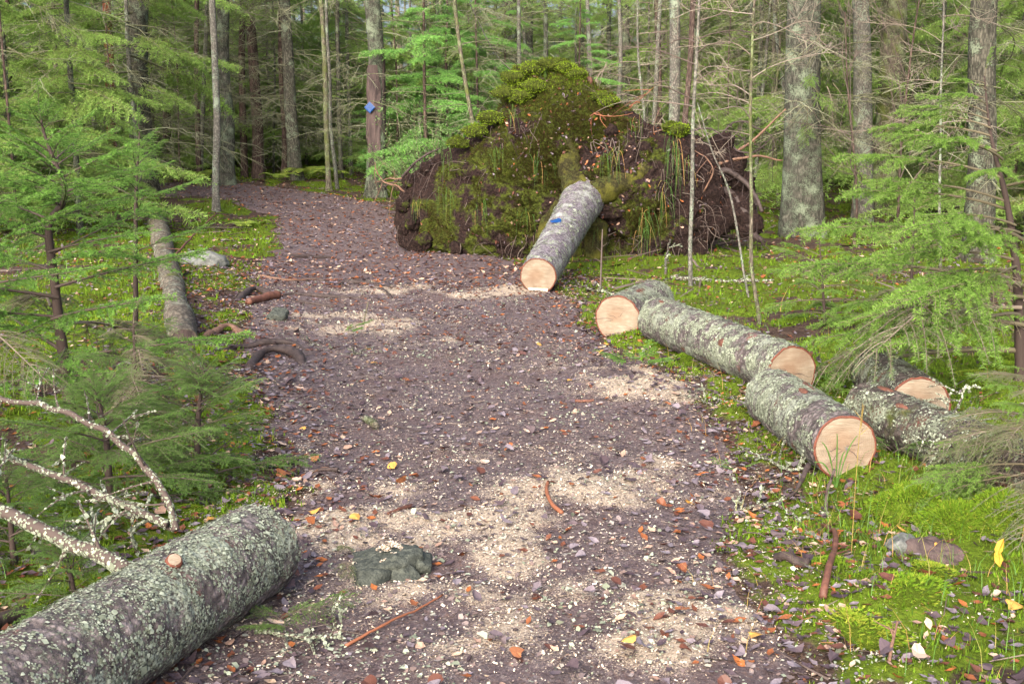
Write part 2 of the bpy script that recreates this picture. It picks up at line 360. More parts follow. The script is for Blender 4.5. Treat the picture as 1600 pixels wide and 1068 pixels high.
M['stone'] = m_plain('stone', (.018, .023, .020), (.08, .09, .075), 34, .75, .9, .02)
M['pale_stone'] = m_plain('pale_stone', (.05, .055, .052), (.18, .19, .18), 18, .8, .6, .02)
M['old_wood'] = m_bark('old_wood', (.06, .052, .044), (.20, .175, .14), (.23, .25, .20), 45, .60, moss=(.07, .09, .018), mossth=.56)
M['bare_wood'] = m_plain('bare_wood', (.022, .015, .016), (.105, .075, .07), 12, .75, .8, .03, stretch=(1, 1, .18))
M['root_dark'] = m_plain('root_bark', (.018, .013, .013), (.065, .047, .043), 25, .7, .7, .012)
M['root_brown'] = m_plain('root_brown', (.07, .04, .028), (.19, .11, .075), 25, .7, .6, .01)
M['rust_bark'] = m_plain('rust_bark', (.06, .027, .02), (.15, .065, .043), 22, .6, .6, .01)
M['blue'] = m_plain('blue_plastic', (.002, .036, .15), (.004, .055, .22), 8, .4, .1, .002, .5)
# ------------------------------------------------------------------ ground and path
def axis_grid(c, lo, hi, near, far, fine, grow):
    """coordinates that are `fine` apart in [lo,hi] and widen outwards to near/far"""
    a = list(np.arange(lo, hi, fine)); s = fine; v = a[-1]
    while v < far: s = min(s*grow, 3.0); v += s; a.append(v)
    s = fine; v = lo; b = []
    while v > near: s = min(s*grow, 3.0); v -= s; b.append(v)
    return np.array(b[::-1]+a)
def grid_quads(nx, ny):
    i = np.arange(ny-1)[:, None]*nx; j = np.arange(nx-1)[None]
    return np.stack([i+j, i+j+1, i+nx+j+1, i+nx+j], -1).reshape(-1, 4)
gx = axis_grid(0, -3.4, 3.8, -75, 75, .055, 1.04); gy = axis_grid(0, 2.6, 11, -30, 115, .055, 1.026)
X, Y = np.meshgrid(gx, gy); Zg = gz(X, Y); mo = mossf(X, Y)
near = sstep(13, 8, np.hypot(X, Y))
def mossh(x, y): return .015+.05*np.abs(fbm(p2(x, y, 7), 3, 41))+.10*np.maximum(0, fbm(p2(x, y, 2.3), 2, 43)+.05)
Zg = Zg + mo*near*mossh(X, Y) - .05*sstep(.05, .5, pmask(X, Y))*(1-sstep(40, 60, Y))
mb = MB(); mb.add(np.stack([X, Y, Zg], -1).reshape(-1, 3), None, grid_quads(len(gx), len(gy)))
FLOOR = mb.build('forest_floor', M['ground'], extra={'moss': mo}); tag(FLOOR, kind='structure')
# the path is a sheet of its own that dives under the moss at its ragged edges
pu = np.linspace(-.45, 1.45, 95); pv = np.concatenate([np.arange(-2, 2.6, .3), np.arange(2.6, 10, .032), np.arange(10, 29, .085)])
U, Yp = np.meshgrid(pu, pv); Xl = np.interp(Yp, LY, LX); Xr = np.interp(Yp, RY, RX); Xp = Xl+(Xr-Xl)*U
Zp = gz(Xp, Yp)+.045*sstep(-.25, .12, pmask(Xp, Yp))-.035+.012*fbm(p2(Xp, Yp, 9), 3, 55)*sstep(16, 8, Yp)+.03*sawf(Xp, Yp)*sstep(0, .3, pmask(Xp, Yp))
Zp -= .12*sstep(-.2, -.6, pmask(Xp, Yp))
def pathz(x, y):
    return gz(x, y)+.045*sstep(-.25, .12, pmask(x, y))-.035+.012*fbm(p2(x, y, 9), 3, 55)*sstep(16, 8, y)+.03*sawf(x, y)*sstep(0, .3, pmask(x, y))
mb = MB(); mb.add(np.stack([Xp, Yp, Zp], -1).reshape(-1, 3), None, grid_quads(len(pu), len(pv)))
PATH = mb.build('path', M['path'], extra={'saw': sawf(Xp, Yp)}); tag(PATH, kind='structure')
def surf(x, y):
    """height of what one would step on"""
    n_ = sstep(13, 8, np.hypot(x, y))
    g = gz(x, y)+mossf(x, y)*n_*mossh(x, y)-.05*sstep(.05, .5, pmask(x, y))
    return np.maximum(g, pathz(x, y)-.12*sstep(-.2, -.6, pmask(x, y)))

# ------------------------------------------------------------------ logs
def flake_proto():
    a = np.linspace(0, 2*math.pi, 6)[:-1]; r = np.array([1, .7, .95, .6, .85])
    V = np.stack([np.cos(a)*r, np.sin(a)*r, np.array([.1, .35, .05, .4, .2])], -1); V = np.concatenate([[[0, 0, .3]], V])
    return V, [(0, k+1, (k+1) % 5+1) for k in range(5)]
FLV, FLT = flake_proto()
def log_body(L, r0, r1, sides, step, seed, amp=.05, bend=0.0, swell=0.0):
    """stem along +X from 0 to L with lumpy, scaly bark"""
    n = max(int(L/step), 4); x = np.linspace(0, L, n); th = np.linspace(0, 2*math.pi, sides, endpoint=False)
    Xx, Th = np.meshgrid(x, th, indexing='ij'); r = r0+(r1-r0)*Xx/L+swell*np.exp(-Xx/.5)
    C = np.stack([Xx, r*np.cos(Th), r*np.sin(Th)], -1)
    d = 1+amp*fbm(C*2.2+seed*7.7, 3, seed)+.8*amp*.5*fbm(C*np.array([9, 14, 14])+seed*3.1, 3, seed+3)
    fine = .007*fbm(C*np.array([46, 30, 30])+seed, 3, seed+5)+.008*np.maximum(0, fbm(C*np.array([24, 17, 17]), 2, seed+9))
    rr = r*d+fine; V = np.stack([Xx, rr*np.cos(Th), rr*np.sin(Th)+bend*np.sin(math.pi*Xx/L)], -1)
    i = np.arange(n-1)[:, None]*sides; j = np.arange(sides)[None]; j2 = (j+1) % sides
    Q = np.stack([i+j, i+j2, i+sides+j2, i+sides+j], -1).reshape(-1, 4)
    return V, Q
def cut_disc(ringV, at_x, out, inset=.0):
    """sawn face that closes the given end ring; returns wood disc and bark rim builders"""
    c = ringV.mean(0); sides = len(ringV); wood = MB(); rim = MB(); rings = [.93, .7, .45, .2]; V = []
    for k, f in enumerate(rings):
        p = c+(ringV-c)*f; p = p.copy(); p[:, 0] = at_x+out*(.004+.0015*fbm(p*18+k, 2, 3)); V.append(p)
    V = np.array(V); Q = []
    for k in range(len(rings)-1):
        for j in range(sides):
            q = (k*sides+j, k*sides+(j+1) % sides, (k+1)*sides+(j+1) % sides, (k+1)*sides+j); Q.append(q if out > 0 else q[::-1])
    V = np.concatenate([V.reshape(-1, 3), [[at_x+out*.004, c[1], c[2]]]]); m = len(V)-1; b = (len(rings)-1)*sides
    T = [(b+j, b+(j+1) % sides, m) if out > 0 else (b+(j+1) % sides, b+j, m) for j in range(sides)]
    wood.add(V, T, Q)
    p0 = ringV.copy(); p1 = c+(ringV-c)*.93; p1[:, 0] = at_x+out*.0035; p0[:, 0] = at_x
    pm_ = c+(ringV-c)*.97; pm_[:, 0] = at_x+out*(.007+.003*fbm(pm_*30, 2, 9))
    Q = []
    for a_ in range(2):
        for j in range(sides):
            q = (a_*sides+j, a_*sides+(j+1) % sides, (a_+1)*sides+(j+1) % sides, (a_+1)*sides+j); Q.append(q if out > 0 else q[::-1])
    rim.add(np.concatenate([p0, pm_, p1]), None, Q)
    return wood, rim
def axis_matrix(p0, p1):
    x = np.asarray(p1, float)-np.asarray(p0, float); x /= np.linalg.norm(x); y = np.cross([0, 0, 1], x); y /= np.linalg.norm(y); z = np.cross(x, y)
    m = Matrix.Identity(4)
    for k in range(3): m[k][0], m[k][1], m[k][2], m[k][3] = x[k], y[k], z[k], p0[k]
    return m
def lichen_on(V, n, size, rs, zmin=-.3, parent=None, name='lichen', patch=5.0, thr=0.0, seed=0, rim=0.0):
    patch = max(patch, 20.0)
    """crusty lichen flakes on a stem along X; V is the (rings, sides, 3) bark grid"""
    nr, ns = V.shape[:2]; a = rs.randint(0, nr, n*5); b = rs.randint(0, ns, n*5); P = V[a, b]
    N = P.copy(); N[:, 0] = 0; N = norm(N); k = (N[:, 2] > zmin) & (fbm(P*patch+seed, 3, seed) > thr+rs.uniform(-.22, .12, len(P))-.4*fbm(P*3.1+seed+4, 2, seed+1))
    P, N = P[k][:n], N[k][:n]; F = frames(N, rs); R = np.stack([F[:, :, 1], F[:, :, 2], F[:, :, 0]], -1)
    mb = MB(); scatter(mb, FLV, FLT, P+rs.normal(0, .004, P.shape), R, size*rs.lognormal(0, .45, len(P)), rs.uniform(0, 1, len(P)))
    o = mb.build(name, M['lichen'], parent); tag(o, kind='stuff'); return o
def make_log(name, label, p0, p1, r0, r1, sides, step, seed, faces=('end',), lichen=3000, lsize=.011, mat='log_bark', cat='log', thr=0.0, scars=(), swell=0.0, group=None):
    t = thing(name, label, cat); t.matrix_world = axis_matrix(p0, p1); t.matrix_basis = axis_matrix(p0, p1)
    if group: t['group'] = group
    L = float(np.linalg.norm(np.asarray(p1)-np.asarray(p0))); rs = np.random.RandomState(seed)
    V, Q = log_body(L, r0, r1, sides, step, seed, swell=swell); mb = MB(); mb.add(V.reshape(-1, 3), None, Q)
    mb.build('bark', M[mat], t)
    for f in ('end', 'start'):
        ring = V[-1] if f == 'end' else V[0]; wood, rim = cut_disc(ring, L if f == 'end' else 0., 1 if f == 'end' else -1)
        w = wood.build('cut_face', M['cut'], t); rim.build('bark_rim', M['rim'], w)
    for e_, s_ in ((len(V)-1, 1), (0, -1)):          # drying checks across the sawn faces
        c = V[e_].mean(0); xx = (L if s_ > 0 else 0)+s_*.0075; ck_ = MB()
        for k in range(4):
            a = rs.uniform(0, 6.28); d_ = np.array([0, math.cos(a), math.sin(a)]); q_ = np.array([0, -math.sin(a), math.cos(a)]); o_ = c+d_*rs.uniform(.0, .05); o_[0] = xx; l_ = r1*rs.uniform(.3, .75)
            p_ = [o_+d_*l_*u+q_*.006*math.sin(u*7+k) for u in (0, .35, .7, 1)]; w_ = (.0008, .0016, .0011, .0003)
            ck_.add([x_ for p__, ww in zip(p_, w_) for x_ in (p__-q_*ww, p__+q_*ww)], None, [(0, 2, 3, 1), (2, 4, 5, 3), (4, 6, 7, 5)])
        ck_.build('check', M['bare_wood'], t, smooth=False)
    if lichen: lichen_on(V, int(lichen*1.6), lsize*.46, rs, -.35, t, seed=seed, thr=thr+.16, patch=11.0)
    for (fx, ang, ln, wd) in scars:       # patches where the bark is torn down to the red inner bark
        k = int(np.clip(fx, 0, .98)*(len(V)-1)); sc = MB(); m_ = 15
        c = V[k, int(ang/(2*math.pi)*sides) % sides]; nrm = np.array([0, c[1], c[2]]); nrm /= np.linalg.norm(nrm); tg = np.array([1., 0, 0]); bt = np.cross(nrm, tg)
        th = np.linspace(0, 2*math.pi, m_, endpoint=False); rr = 1+.35*fbm(np.stack([np.cos(th), np.sin(th), th*0+seed+fx*9], -1)*1.5, 3, seed)
        loc = [c+nrm*.008]
        for rad, hh in ((.6, .0075), (1, -.004)):
            pt = c+tg*(np.cos(th)*rr*ln*rad)[:, None]+bt*(np.sin(th)*rr*wd*rad)[:, None]; q = pt.copy(); q[:, 0] = 0; q = norm(q)
            R0 = np.linalg.norm(c[1:]); pt[:, 1:] = q[:, 1:]*(R0+hh); loc += list(pt)
        T = [(0, 1+j, 1+(j+1) % m_) for j in range(m_)]; Qs = [(1+j, 1+m_+j, 1+m_+(j+1) % m_, 1+(j+1) % m_) for j in range(m_)]
        sc.add(np.array(loc), T, Qs); sc.build('bark_scar', M['rust_bark'], t)
    return t, V
def rest(px, Yd, r, py=600, sink=.03):
    x = at(px, py, Yd)[0]; return np.array([x, Yd, float(surf(x, Yd))+r-sink])
# logs on the right of the path: 'end' is the sawn face turned to the camera
make_log('log', 'short thick log at the path edge with round sawn face, farthest of the right-hand group', rest(1022, 10.15, .175, 462), rest(965, 9.2, .185, 492), .185, .19, 96, .014, 3, lichen=5200, lsize=.011, scars=[(.72, 1.75, .05, .018), (.6, 1.3, .1, .03)])
make_log('log', 'longest lichen covered log lying in the middle of the right-hand row', rest(1030, 9.0, .175, 497), rest(1236, 7.0, .17, 588), .18, .172, 110, .013, 4, lichen=12500, lsize=.011, thr=-.05, scars=[(.08, 1.9, .05, .016), (.68, 2.7, .05, .035), (.5, 2.1, .02, .006)])
L4, L4V = make_log('log', 'log with full round sawn face nearest on the right, grass in front of it', rest(1207, 6.4, .16, 622), rest(1320, 5.3, .156, 703), .163, .157, 120, .0095, 6, lichen=6500, lsize=.0105, scars=[(.52, 1.75, .055, .02), (.42, 1.35, .11, .022), (.3, 1.2, .05, .02)])
make_log('log', 'log at right half behind its neighbour with a pale pinkish sawn face', rest(1366, 7.0, .16, 612), rest(1436, 6.05, .165, 655), .155, .165, 90, .012, 7, lichen=1500, lsize=.010, mat='log_bark_moss')
make_log('log', 'grey log at right running under the drooping spruce boughs', rest(1352, 6.1, .15, 648), rest(1650, 4.8, .15, 760), .155, .15, 110, .01, 8, lichen=2400, lsize=.010, thr=.05, mat='log_bark_moss', scars=[(.12, 1.6, .09, .03), (.3, 2.2, .05, .02)])
# star-shaped check in the middle of the nearest face
star = MB(); c = L4V[-1].mean(0); Lx = L4V[-1][0, 0]+.0062
for k in range(9):
    a = k*.72+.3; ln = .012+.02*((k*37) % 7)/7; d_ = np.array([0, math.cos(a), math.sin(a)]); e = np.array([0, -math.sin(a), math.cos(a)])
    p = np.array([Lx, c[1]+.008, c[2]-.008]); star.add([p-e*.002, p+e*.002, p+d_*ln], [(0, 1, 2)])
star.build('heart_check', M['pale_stone'], L4, smooth=False)

# the left log, with its lichen grown branches
r_l = .170
pA = np.array([at(405, 846, 4.05)[0], 4.05, 0.]); dirl = np.array([-.30, -.95, 0]); dirl /= np.linalg.norm(dirl); pB = pA+dirl*2.6
pA[2] = float(surf(pA[0], pA[1]))+r_l-.02; pB[2] = float(surf(pB[0], pB[1]))+r_l-.02
LL, LLV = make_log('log', 'big lichen crusted log in the lower left corner with dead branches still on it', pA, pB, .166, .184, 170, .0085, 9, lichen=18000, lsize=.0085, thr=-.14)
LLM = axis_matrix(pA, pB); LLI = LLM.inverted()
def loc_(p): return np.array(LLI @ Vector(p))
# sawn-off knot on top, and a crack
kp = loc_(at(296, 866, 3.42)); kk = int(np.clip(kp[0]/2.6*(len(LLV)-1), 0, len(LLV)-1)); ring = LLV[kk]
kn = ring[np.argmin(np.abs(np.arctan2(ring[:, 2], ring[:, 1])-1.25))]; nn = np.array([0, kn[1], kn[2]]); nn /= np.linalg.norm(nn); tc = loc_(CAM)-kn; nn = norm(nn*.8+.7*tc/np.linalg.norm(tc))
kb = MB(); tube([kn-nn*.03, kn+nn*.012, kn+nn*.022], [.036, .027, .024], 18, True, kb); knob = kb.build('knot', M['rim'], LL)
kf = MB(); tube([kn+nn*.018, kn+nn*.0255], [.0205, .0205], 20, True, kf); kf.build('cut_face', M['cut'], knob, smooth=False)
def lichen_branch(pts, r0, r1, parent, seed, twigs=6, tl=.25, n=60, mat='twig', lich=900, lsize=.009, name='branch', world=True, tz=.6, under=0.0):
    """a dead branch with side twigs, crusted with lichen"""
    rs = np.random.RandomState(seed); P = spline(pts, n); P = P+np.stack([fbm(P*5+seed+9*q_, 3, seed+q_) for q_ in range(3)], -1)*np.linspace(.15, 1, n)[:, None]*.055
    mb = MB(); r = np.linspace(r0, r1, n)*(1+.15*fbm(P*20, 2, seed)); V, _, _ = tube(P, r, 10, True, mb, .35)
    polys = [(P, r)]
    for k in range(twigs):
        i = int((.15+.8*(k+rs.uniform(-.3, .3)+.5)/twigs)*n) % n; T = norm(P[min(i+1, n-1)]-P[i-1]); s = norm(np.cross(T, rs.normal(size=3)))
        q = norm(T*.5+s+np.array([0, 0, rs.uniform(-tz, tz)])); l_ = tl*rs.uniform(.4, 1.1); tt = np.linspace(0, 1, 9)[:, None]
        W = P[i]+q*l_*tt+rs.normal(0, .25, 3)*l_*tt**2; rr = np.linspace(max(r[i]*.35, .003), .0015, 9); tube(W, rr, 5, True, mb, .4); polys.append((W, rr))
        for _ in range(2):
            j = rs.randint(3, 7); qq = norm(q+rs.normal(0, .8, 3)); W2 = W[j]+qq*l_*.4*np.linspace(0, 1, 5)[:, None]; r2 = np.full(5, .0017); tube(W2, r2, 4, False, mb, .4); polys.append((W2, r2))
    lich = int(lich*1.5); o = mb.build(name, M[mat], parent); w = np.array([len(p_)*max(rr_.mean(), .004) for p_, rr_ in polys]); w /= w.sum()
    ch = rs.choice(len(polys), lich, p=w); pos = []; nor = []
    for c_ in ch:
        p_, rr_ = polys[c_]; f = rs.uniform(0, len(p_)-1.001); i = int(f); q = p_[i]+(p_[i+1]-p_[i])*(f-i); T = norm(p_[i+1]-p_[i]); s = norm(np.cross(T, rs.normal(size=3)))
        if under and s[2] > under and rs.rand() < .6: s = -s
        pos.append(q+s*rr_[i]); nor.append(s)
    F = frames(np.array(nor), rs); R = np.stack([F[:, :, 1], F[:, :, 2], F[:, :, 0]], -1); lb = MB()
    scatter(lb, FLV, FLT, np.array(pos), R, lsize*.55*rs.lognormal(0, .35, lich), rs.uniform(0, 1, lich)); l_ = lb.build('lichen', M['lichen'], o); tag(l_, kind='stuff')
    return o
lichen_branch([loc_(p) for p in (at(200, 893, 3.52), at(140, 862, 3.62), at(60, 828, 3.7), at(-60, 780, 3.8), at(-220, 730, 3.95))], .027, .020, LL, 21, 5, .3, 60, 'twig', 1900, .0095, under=.2)
lichen_branch([loc_(p) for p in (at(274, 828, 3.9), at(258, 780, 3.95), at(220, 722, 4.02), at(150, 668, 4.1), at(60, 636, 4.2), at(-30, 612, 4.25))], .0135, .009, LL, 22, 9, .3, 70, 'twig', 700, .008)
lichen_branch([loc_(p) for p in (at(262, 818, 4.0), at(180, 782, 4.08), at(100, 745, 4.15), at(10, 715, 4.3), at(-80, 690, 4.4))], .015, .010, LL, 23, 9, .28, 60, 'twig', 1100, .009)
lichen_branch([loc_(p) for p in (at(272, 826, 4.0), at(215, 806, 4.2), at(150, 812, 4.3), at(90, 822, 4.4))], .008, .004, LL, 24, 8, .18, 40, 'twig', 900, .011)

# old decayed log among the spruces on the left bank
oA, oB = hit(246, 352), hit(288, 545); oA[2] += .06; oB[2] += .05
ol = thing('decayed_log', 'old barkless grey log lying along the left bank with a hollow dark end', 'log'); ol.matrix_basis = axis_matrix(oA, oB)
Lo = float(np.linalg.norm(oB-oA)); V, Q = log_body(Lo, .14, .105, 48, .035, 31, .24, bend=.03); mb = MB(); mb.add(V.reshape(-1, 3), None, Q); mb.build('trunk', M['old_wood'], ol)
for e, s_ in ((0, -1), (-1, 1)):
    w, rm = cut_disc(V[e], Lo if e else 0, s_); rm.build('rotten_rim', M['old_wood'], ol); w.build('rotten_heart', M['bare_wood'], ol)
sh = MB(); k = np.linspace(.33, .62, 14); th = np.linspace(.6, 2.4, 8); K, Th = np.meshgrid(k, th, indexing='ij'); rr = .137-.03*K+.006*fbm(np.stack([K*30, Th*3, Th*0], -1), 2, 3)
sh.add(np.stack([K*Lo, rr*np.cos(Th), rr*np.sin(Th)], -1).reshape(-1, 3), None, grid_quads(8, 14)); sh.build('bark_sheet', M['rust_bark'], ol)

# ------------------------------------------------------------------ uprooted tree: butt log, root plate, roots
UT = thing('uprooted_tree', 'mossy upturned root plate of a fallen spruce with its sawn butt log', 'uprooted tree', (0, 0, 0))
pc = np.array([.95, 15.5]); ptan = np.array([.975, -.22]); ptan /= np.linalg.norm(ptan); pnrm = np.array([-ptan[1], ptan[0]])   # pnrm points away from the camera
def plate_pt(px, py, back=0.0):
    """picture point on the leaning plane of the root plate"""
    r = ray(px, py); n = np.array([-pnrm[0], -pnrm[1], .10]); p0 = np.array([pc[0], pc[1], .3]); t = n.dot(p0-CAM)/n.dot(r); return CAM+r*t+np.array([pnrm[0], pnrm[1], 0])*back
OUT = [(640, 276), (662, 256), (690, 240), (715, 225), (742, 207), (767, 187), (788, 167), (796, 132), (806, 110), (832, 101), (862, 97), (890, 102), (915, 112), (938, 138), (962, 160), (985, 176), (1005, 194), (1035, 204), (1066, 210), (1092, 214), (1112, 235),
       (1122, 262), (1130, 300), (1122, 345), (1108, 380), (1095, 425), (1040, 440), (980, 444), (920, 442), (860, 436), (800, 428), (740, 418), (690, 408), (650, 402), (624, 385), (618, 335), (624, 292)]
OP = np.array([plate_pt(*p) for p in OUT]); cen = plate_pt(905, 300)
e2 = np.array([ptan[0], ptan[1], 0]); nb = np.array([pnrm[0], pnrm[1], 0.])
s_ = (OP-cen) @ e2; h_ = OP[:, 2]-cen[2]; ang = np.arctan2(h_, s_); rad = np.hypot(s_, h_); o_ = np.argsort(ang); ang, rad = ang[o_], rad[o_]
NT_, NP_ = 430, 190
th = np.linspace(-math.pi, math.pi, NT_, endpoint=False); R_ = np.interp(th, np.concatenate([ang-2*math.pi, ang, ang+2*math.pi]), np.tile(rad, 3))
ph = np.concatenate([np.linspace(.0, 1, 118), 1+np.linspace(0, 1, 30)[2:]])
PH, TH = np.meshgrid(ph, th, indexing='ij'); RR = np.broadcast_to(R_, PH.shape)
rho = np.where(PH <= 1, PH, 2-PH); dep = np.where(PH <= 1, -.42*(1-np.clip(PH, 0, 1)**3.0), .75*(1-np.clip(2-PH, 0, 1)**2.2))
lean = .10
Hh = RR*rho*np.sin(TH); S = RR*rho*np.cos(TH)
P3 = cen+S[..., None]*e2+Hh[..., None]*np.array([0, 0, 1.])+(dep+Hh*.10)[..., None]*nb
nrm_ = norm(np.stack([S, Hh, np.where(PH <= 1, -1.2, 1.2)*(1.05-rho)*2], -1)); N3 = nrm_[..., 0:1]*e2+nrm_[..., 1:2]*np.array([0, 0, 1.])+nrm_[..., 2:3]*nb
disp = .10*fbm(P3*1.3, 3, 61)+.20*fbm(P3*3.4, 4, 62)+.10*fbm(P3*9, 3, 64)+.06*np.abs(fbm(P3*17, 3, 63))
disp = disp*sstep(0, .25, rho)*(1-.55*sstep(.75, 1, rho))
# a hollow under the right-hand side of the butt and a darker overhang at the foot
disp = disp-.45*np.exp(-((S-.25)/.45)**2-((Hh+.75)/.28)**2)*(PH <= 1)
P3 = P3+N3*disp[..., None]
relh = (P3[..., 2]-.2)/2.3
mossp = np.clip(.54+.45*fbm(P3*1.7, 3, 71)+.38*sstep(.62, .95, relh)*(nrm_[..., 1] > -.2)+.5*fbm(P3*4.5, 3, 72)-.5*sstep(-2.0, -2.4, S)-.34*sstep(.8, 1.5, S)-.35*sstep(.85, 1.0, np.where(PH <= 1, PH, 1))*(relh < .75), 0, 1)*(PH < 1.1)
i = np.arange(len(ph)-1)[:, None]*NT_; j = np.arange(NT_)[None]; j2 = (j+1) % NT_
Q = np.stack([i+j, i+j2, i+NT_+j2, i+NT_+j], -1).reshape(-1, 4)
mb = MB(); mb.add(P3.reshape(-1, 3), None, Q); PLATE = mb.build('root_plate', M['soil'], UT, extra={'moss': mossp})
# butt log
bA = at(914, 308, 15.35); bB = rest(841, 11.85, .19, 430)
bt, btV = log_body(float(np.linalg.norm(bB-bA)), .255, .192, 96, .022, 41, .035, swell=.06); bM = axis_matrix(bA, bB)
mb = MB(); mb.add(bt.reshape(-1, 3), None, btV); bo = mb.build('trunk', M['log_bark_grey'], UT); bo.matrix_basis = bM
wood, rim = cut_disc(bt[-1], bt[-1][0, 0], 1); wood.build('cut_face', M['cut'], bo); rim.build('bark_rim', M['rim'], bo)
lichen_on(bt, 3800, .010, np.random.RandomState(4), -.6, bo, thr=.0, seed=4)
sp_ = MB(); a_ = bt[-1]; L_ = bt[-1][0, 0]+.006                                   # splintered hinge strip low on the face
for k in range(7):
    y0 = -.11+.03*k; sp_.add([[L_, y0, -.13], [L_, y0+.03, -.13], [L_+.02, y0+.028, -.155], [L_+.018, y0+.004, -.16]], [(0, 1, 2), (0, 2, 3)])
sp_.build('splinter', M['sawdust'], bo, smooth=False)
a = np.linspace(0, math.pi, 24); b = np.linspace(0, 2*math.pi, 40, endpoint=False); A, B = np.meshgrid(a, b, indexing='ij'); U3 = np.stack([np.sin(A)*np.cos(B), np.sin(A)*np.sin(B), np.cos(A)], -1)
q = U3*(1+.35*fbm(U3*1.6, 3, 7)+.12*fbm(U3*6, 3, 8))[..., None]*np.array([.33, .42, .34]); i_ = np.arange(23)[:, None]*40; j_ = np.arange(40)[None]; c = MB(); c.add((q+plate_pt(914, 312, -.16)).reshape(-1, 3), None, np.stack([i_+j_, i_+40+j_, i_+40+(j_+1) % 40, i_+(j_+1) % 40], -1).reshape(-1, 4)); c.build('root_collar', M['moss_root'], UT)
# two mossy root flares running from the butt up and to the right
for pts, r0, r1, mt in (([(912, 300), (897, 262), (892, 236), (880, 205)], .20, .12, 'moss_root'), ([(935, 300), (972, 285), (1003, 268), (1030, 252)], .19, .10, 'moss_root'), ([(905, 330), (935, 355), (938, 400)], .20, .14, 'moss_root'), ([(890, 320), (868, 345), (850, 385)], .16, .10, 'moss_root')):
    f = MB(); tube(spline([plate_pt(x, y, -.43+.07*k) for k, (x, y) in enumerate(pts)], 24), np.linspace(r0, r1, 24), 18, True, f, wob=(.10, .32), seed=int(pts[0][0])); f.build('root_flare', M[mt], UT)
# thick roots and torn soil at the right-hand end
def root(pts, r0, r1, mat='root_dark', seed=0, back=0.0, parent=UT, n=26, name='root', hair=0):
    f = MB(); P = spline([plate_pt(x, y, b+back) for x, y, b in pts], n); P = P+fbm(P*5+seed, 2, seed)[:, None]*np.array([.05, .03, .05]); tube(P, np.linspace(r0, r1, n)*.8, 9, True, f, .3, wob=(.05, .3), seed=seed)
    rs = np.random.RandomState(seed)
    for k in range(hair):
        a = P[rs.randint(3, n-2)]; dv = norm(rs.normal(size=3)+np.array([0, 0, -.7]))*rs.uniform(.12, .5); tt = np.linspace(0, 1, 8)[:, None]
        tube(a+dv*tt+rs.normal(0, .15, 3)*tt**2, np.linspace(.006, .002, 8), 4, False, f, rs.rand())
    return f.build(name, M[mat], parent)
RTS = [([(1060, 240, .1), (1110, 250, .2), (1160, 232, .3), (1228, 170, .3)], .045, .014, 'root_brown'), ([(1090, 262, .0), (1130, 254, .1), (1180, 244, .2), (1222, 252, .3)], .035, .012, 'root_brown'),
       ([(1080, 230, .2), (1130, 225, .3), (1175, 240, .2), (1205, 215, .1)], .03, .008, 'root_dark'), ([(1100, 280, .0), (1140, 268, .1), (1172, 292, .1), (1192, 330, .0)], .06, .03, 'root_dark'),
       ([(1090, 300, .1), (1130, 300, .2), (1165, 330, .1), (1178, 372, .1)], .10, .06, 'root_dark'), ([(1110, 330, .2), (1145, 345, .2), (1168, 352, .1), (1190, 378, .1)], .11, .05, 'root_dark'),
       ([(1070, 330, .1), (1088, 350, .0), (1096, 378, .0)], .07, .03, 'root_dark'), ([(1100, 240, .3), (1140, 290, .3), (1172, 300, .3), (1186, 350, .2)], .05, .03, 'root_dark'),
       ([(1120, 215, .3), (1150, 190, .35), (1190, 205, .35), (1215, 235, .35)], .02, .006, 'root_dark'), ([(1070, 210, .0), (1105, 200, .05), (1140, 215, .1), (1160, 195, .1)], .02, .006, 'root_dark'),
       ([(1090, 310, -.1), (1105, 290, -.2), (1112, 260, -.2), (1075, 225, -.1)], .018, .006, 'root_brown'), ([(635, 300, .0), (622, 290, -.05), (600, 278, -.1), (588, 254, -.1)], .022, .007, 'root_brown'),
       ([(640, 280, .0), (615, 276, .0), (590, 283, -.1)], .016, .006, 'root_brown'), ([(650, 290, .1), (618, 284, .1), (586, 297, .0)], .024, .008, 'root_dark'),
       ([(630, 275, .0), (655, 252, -.12), (690, 232, -.1)], .028, .012, 'root_dark'), ([(925, 135, .0), (935, 118, .0), (946, 104, .05), (948, 94, .1)], .012, .004, 'pale_twig'), ([(985, 165, .0), (1005, 152, -.05), (1020, 140, -.1)], .012, .005, 'red_twig'),
       ([(950, 190, -.3), (938, 178, -.4), (928, 184, -.45)], .012, .005, 'red_twig'), ([(1010, 215, .0), (1028, 195, -.05), (1042, 175, -.05)], .013, .005, 'pale_twig'), ([(1000, 225, .0), (1020, 208, -.1), (1050, 200, -.1)], .02, .008, 'root_brown')]
for k, (pts, r0, r1, mt) in enumerate(RTS): root(pts, r0, r1, mt, 100+k, hair=14 if mt == 'root_dark' else 4)
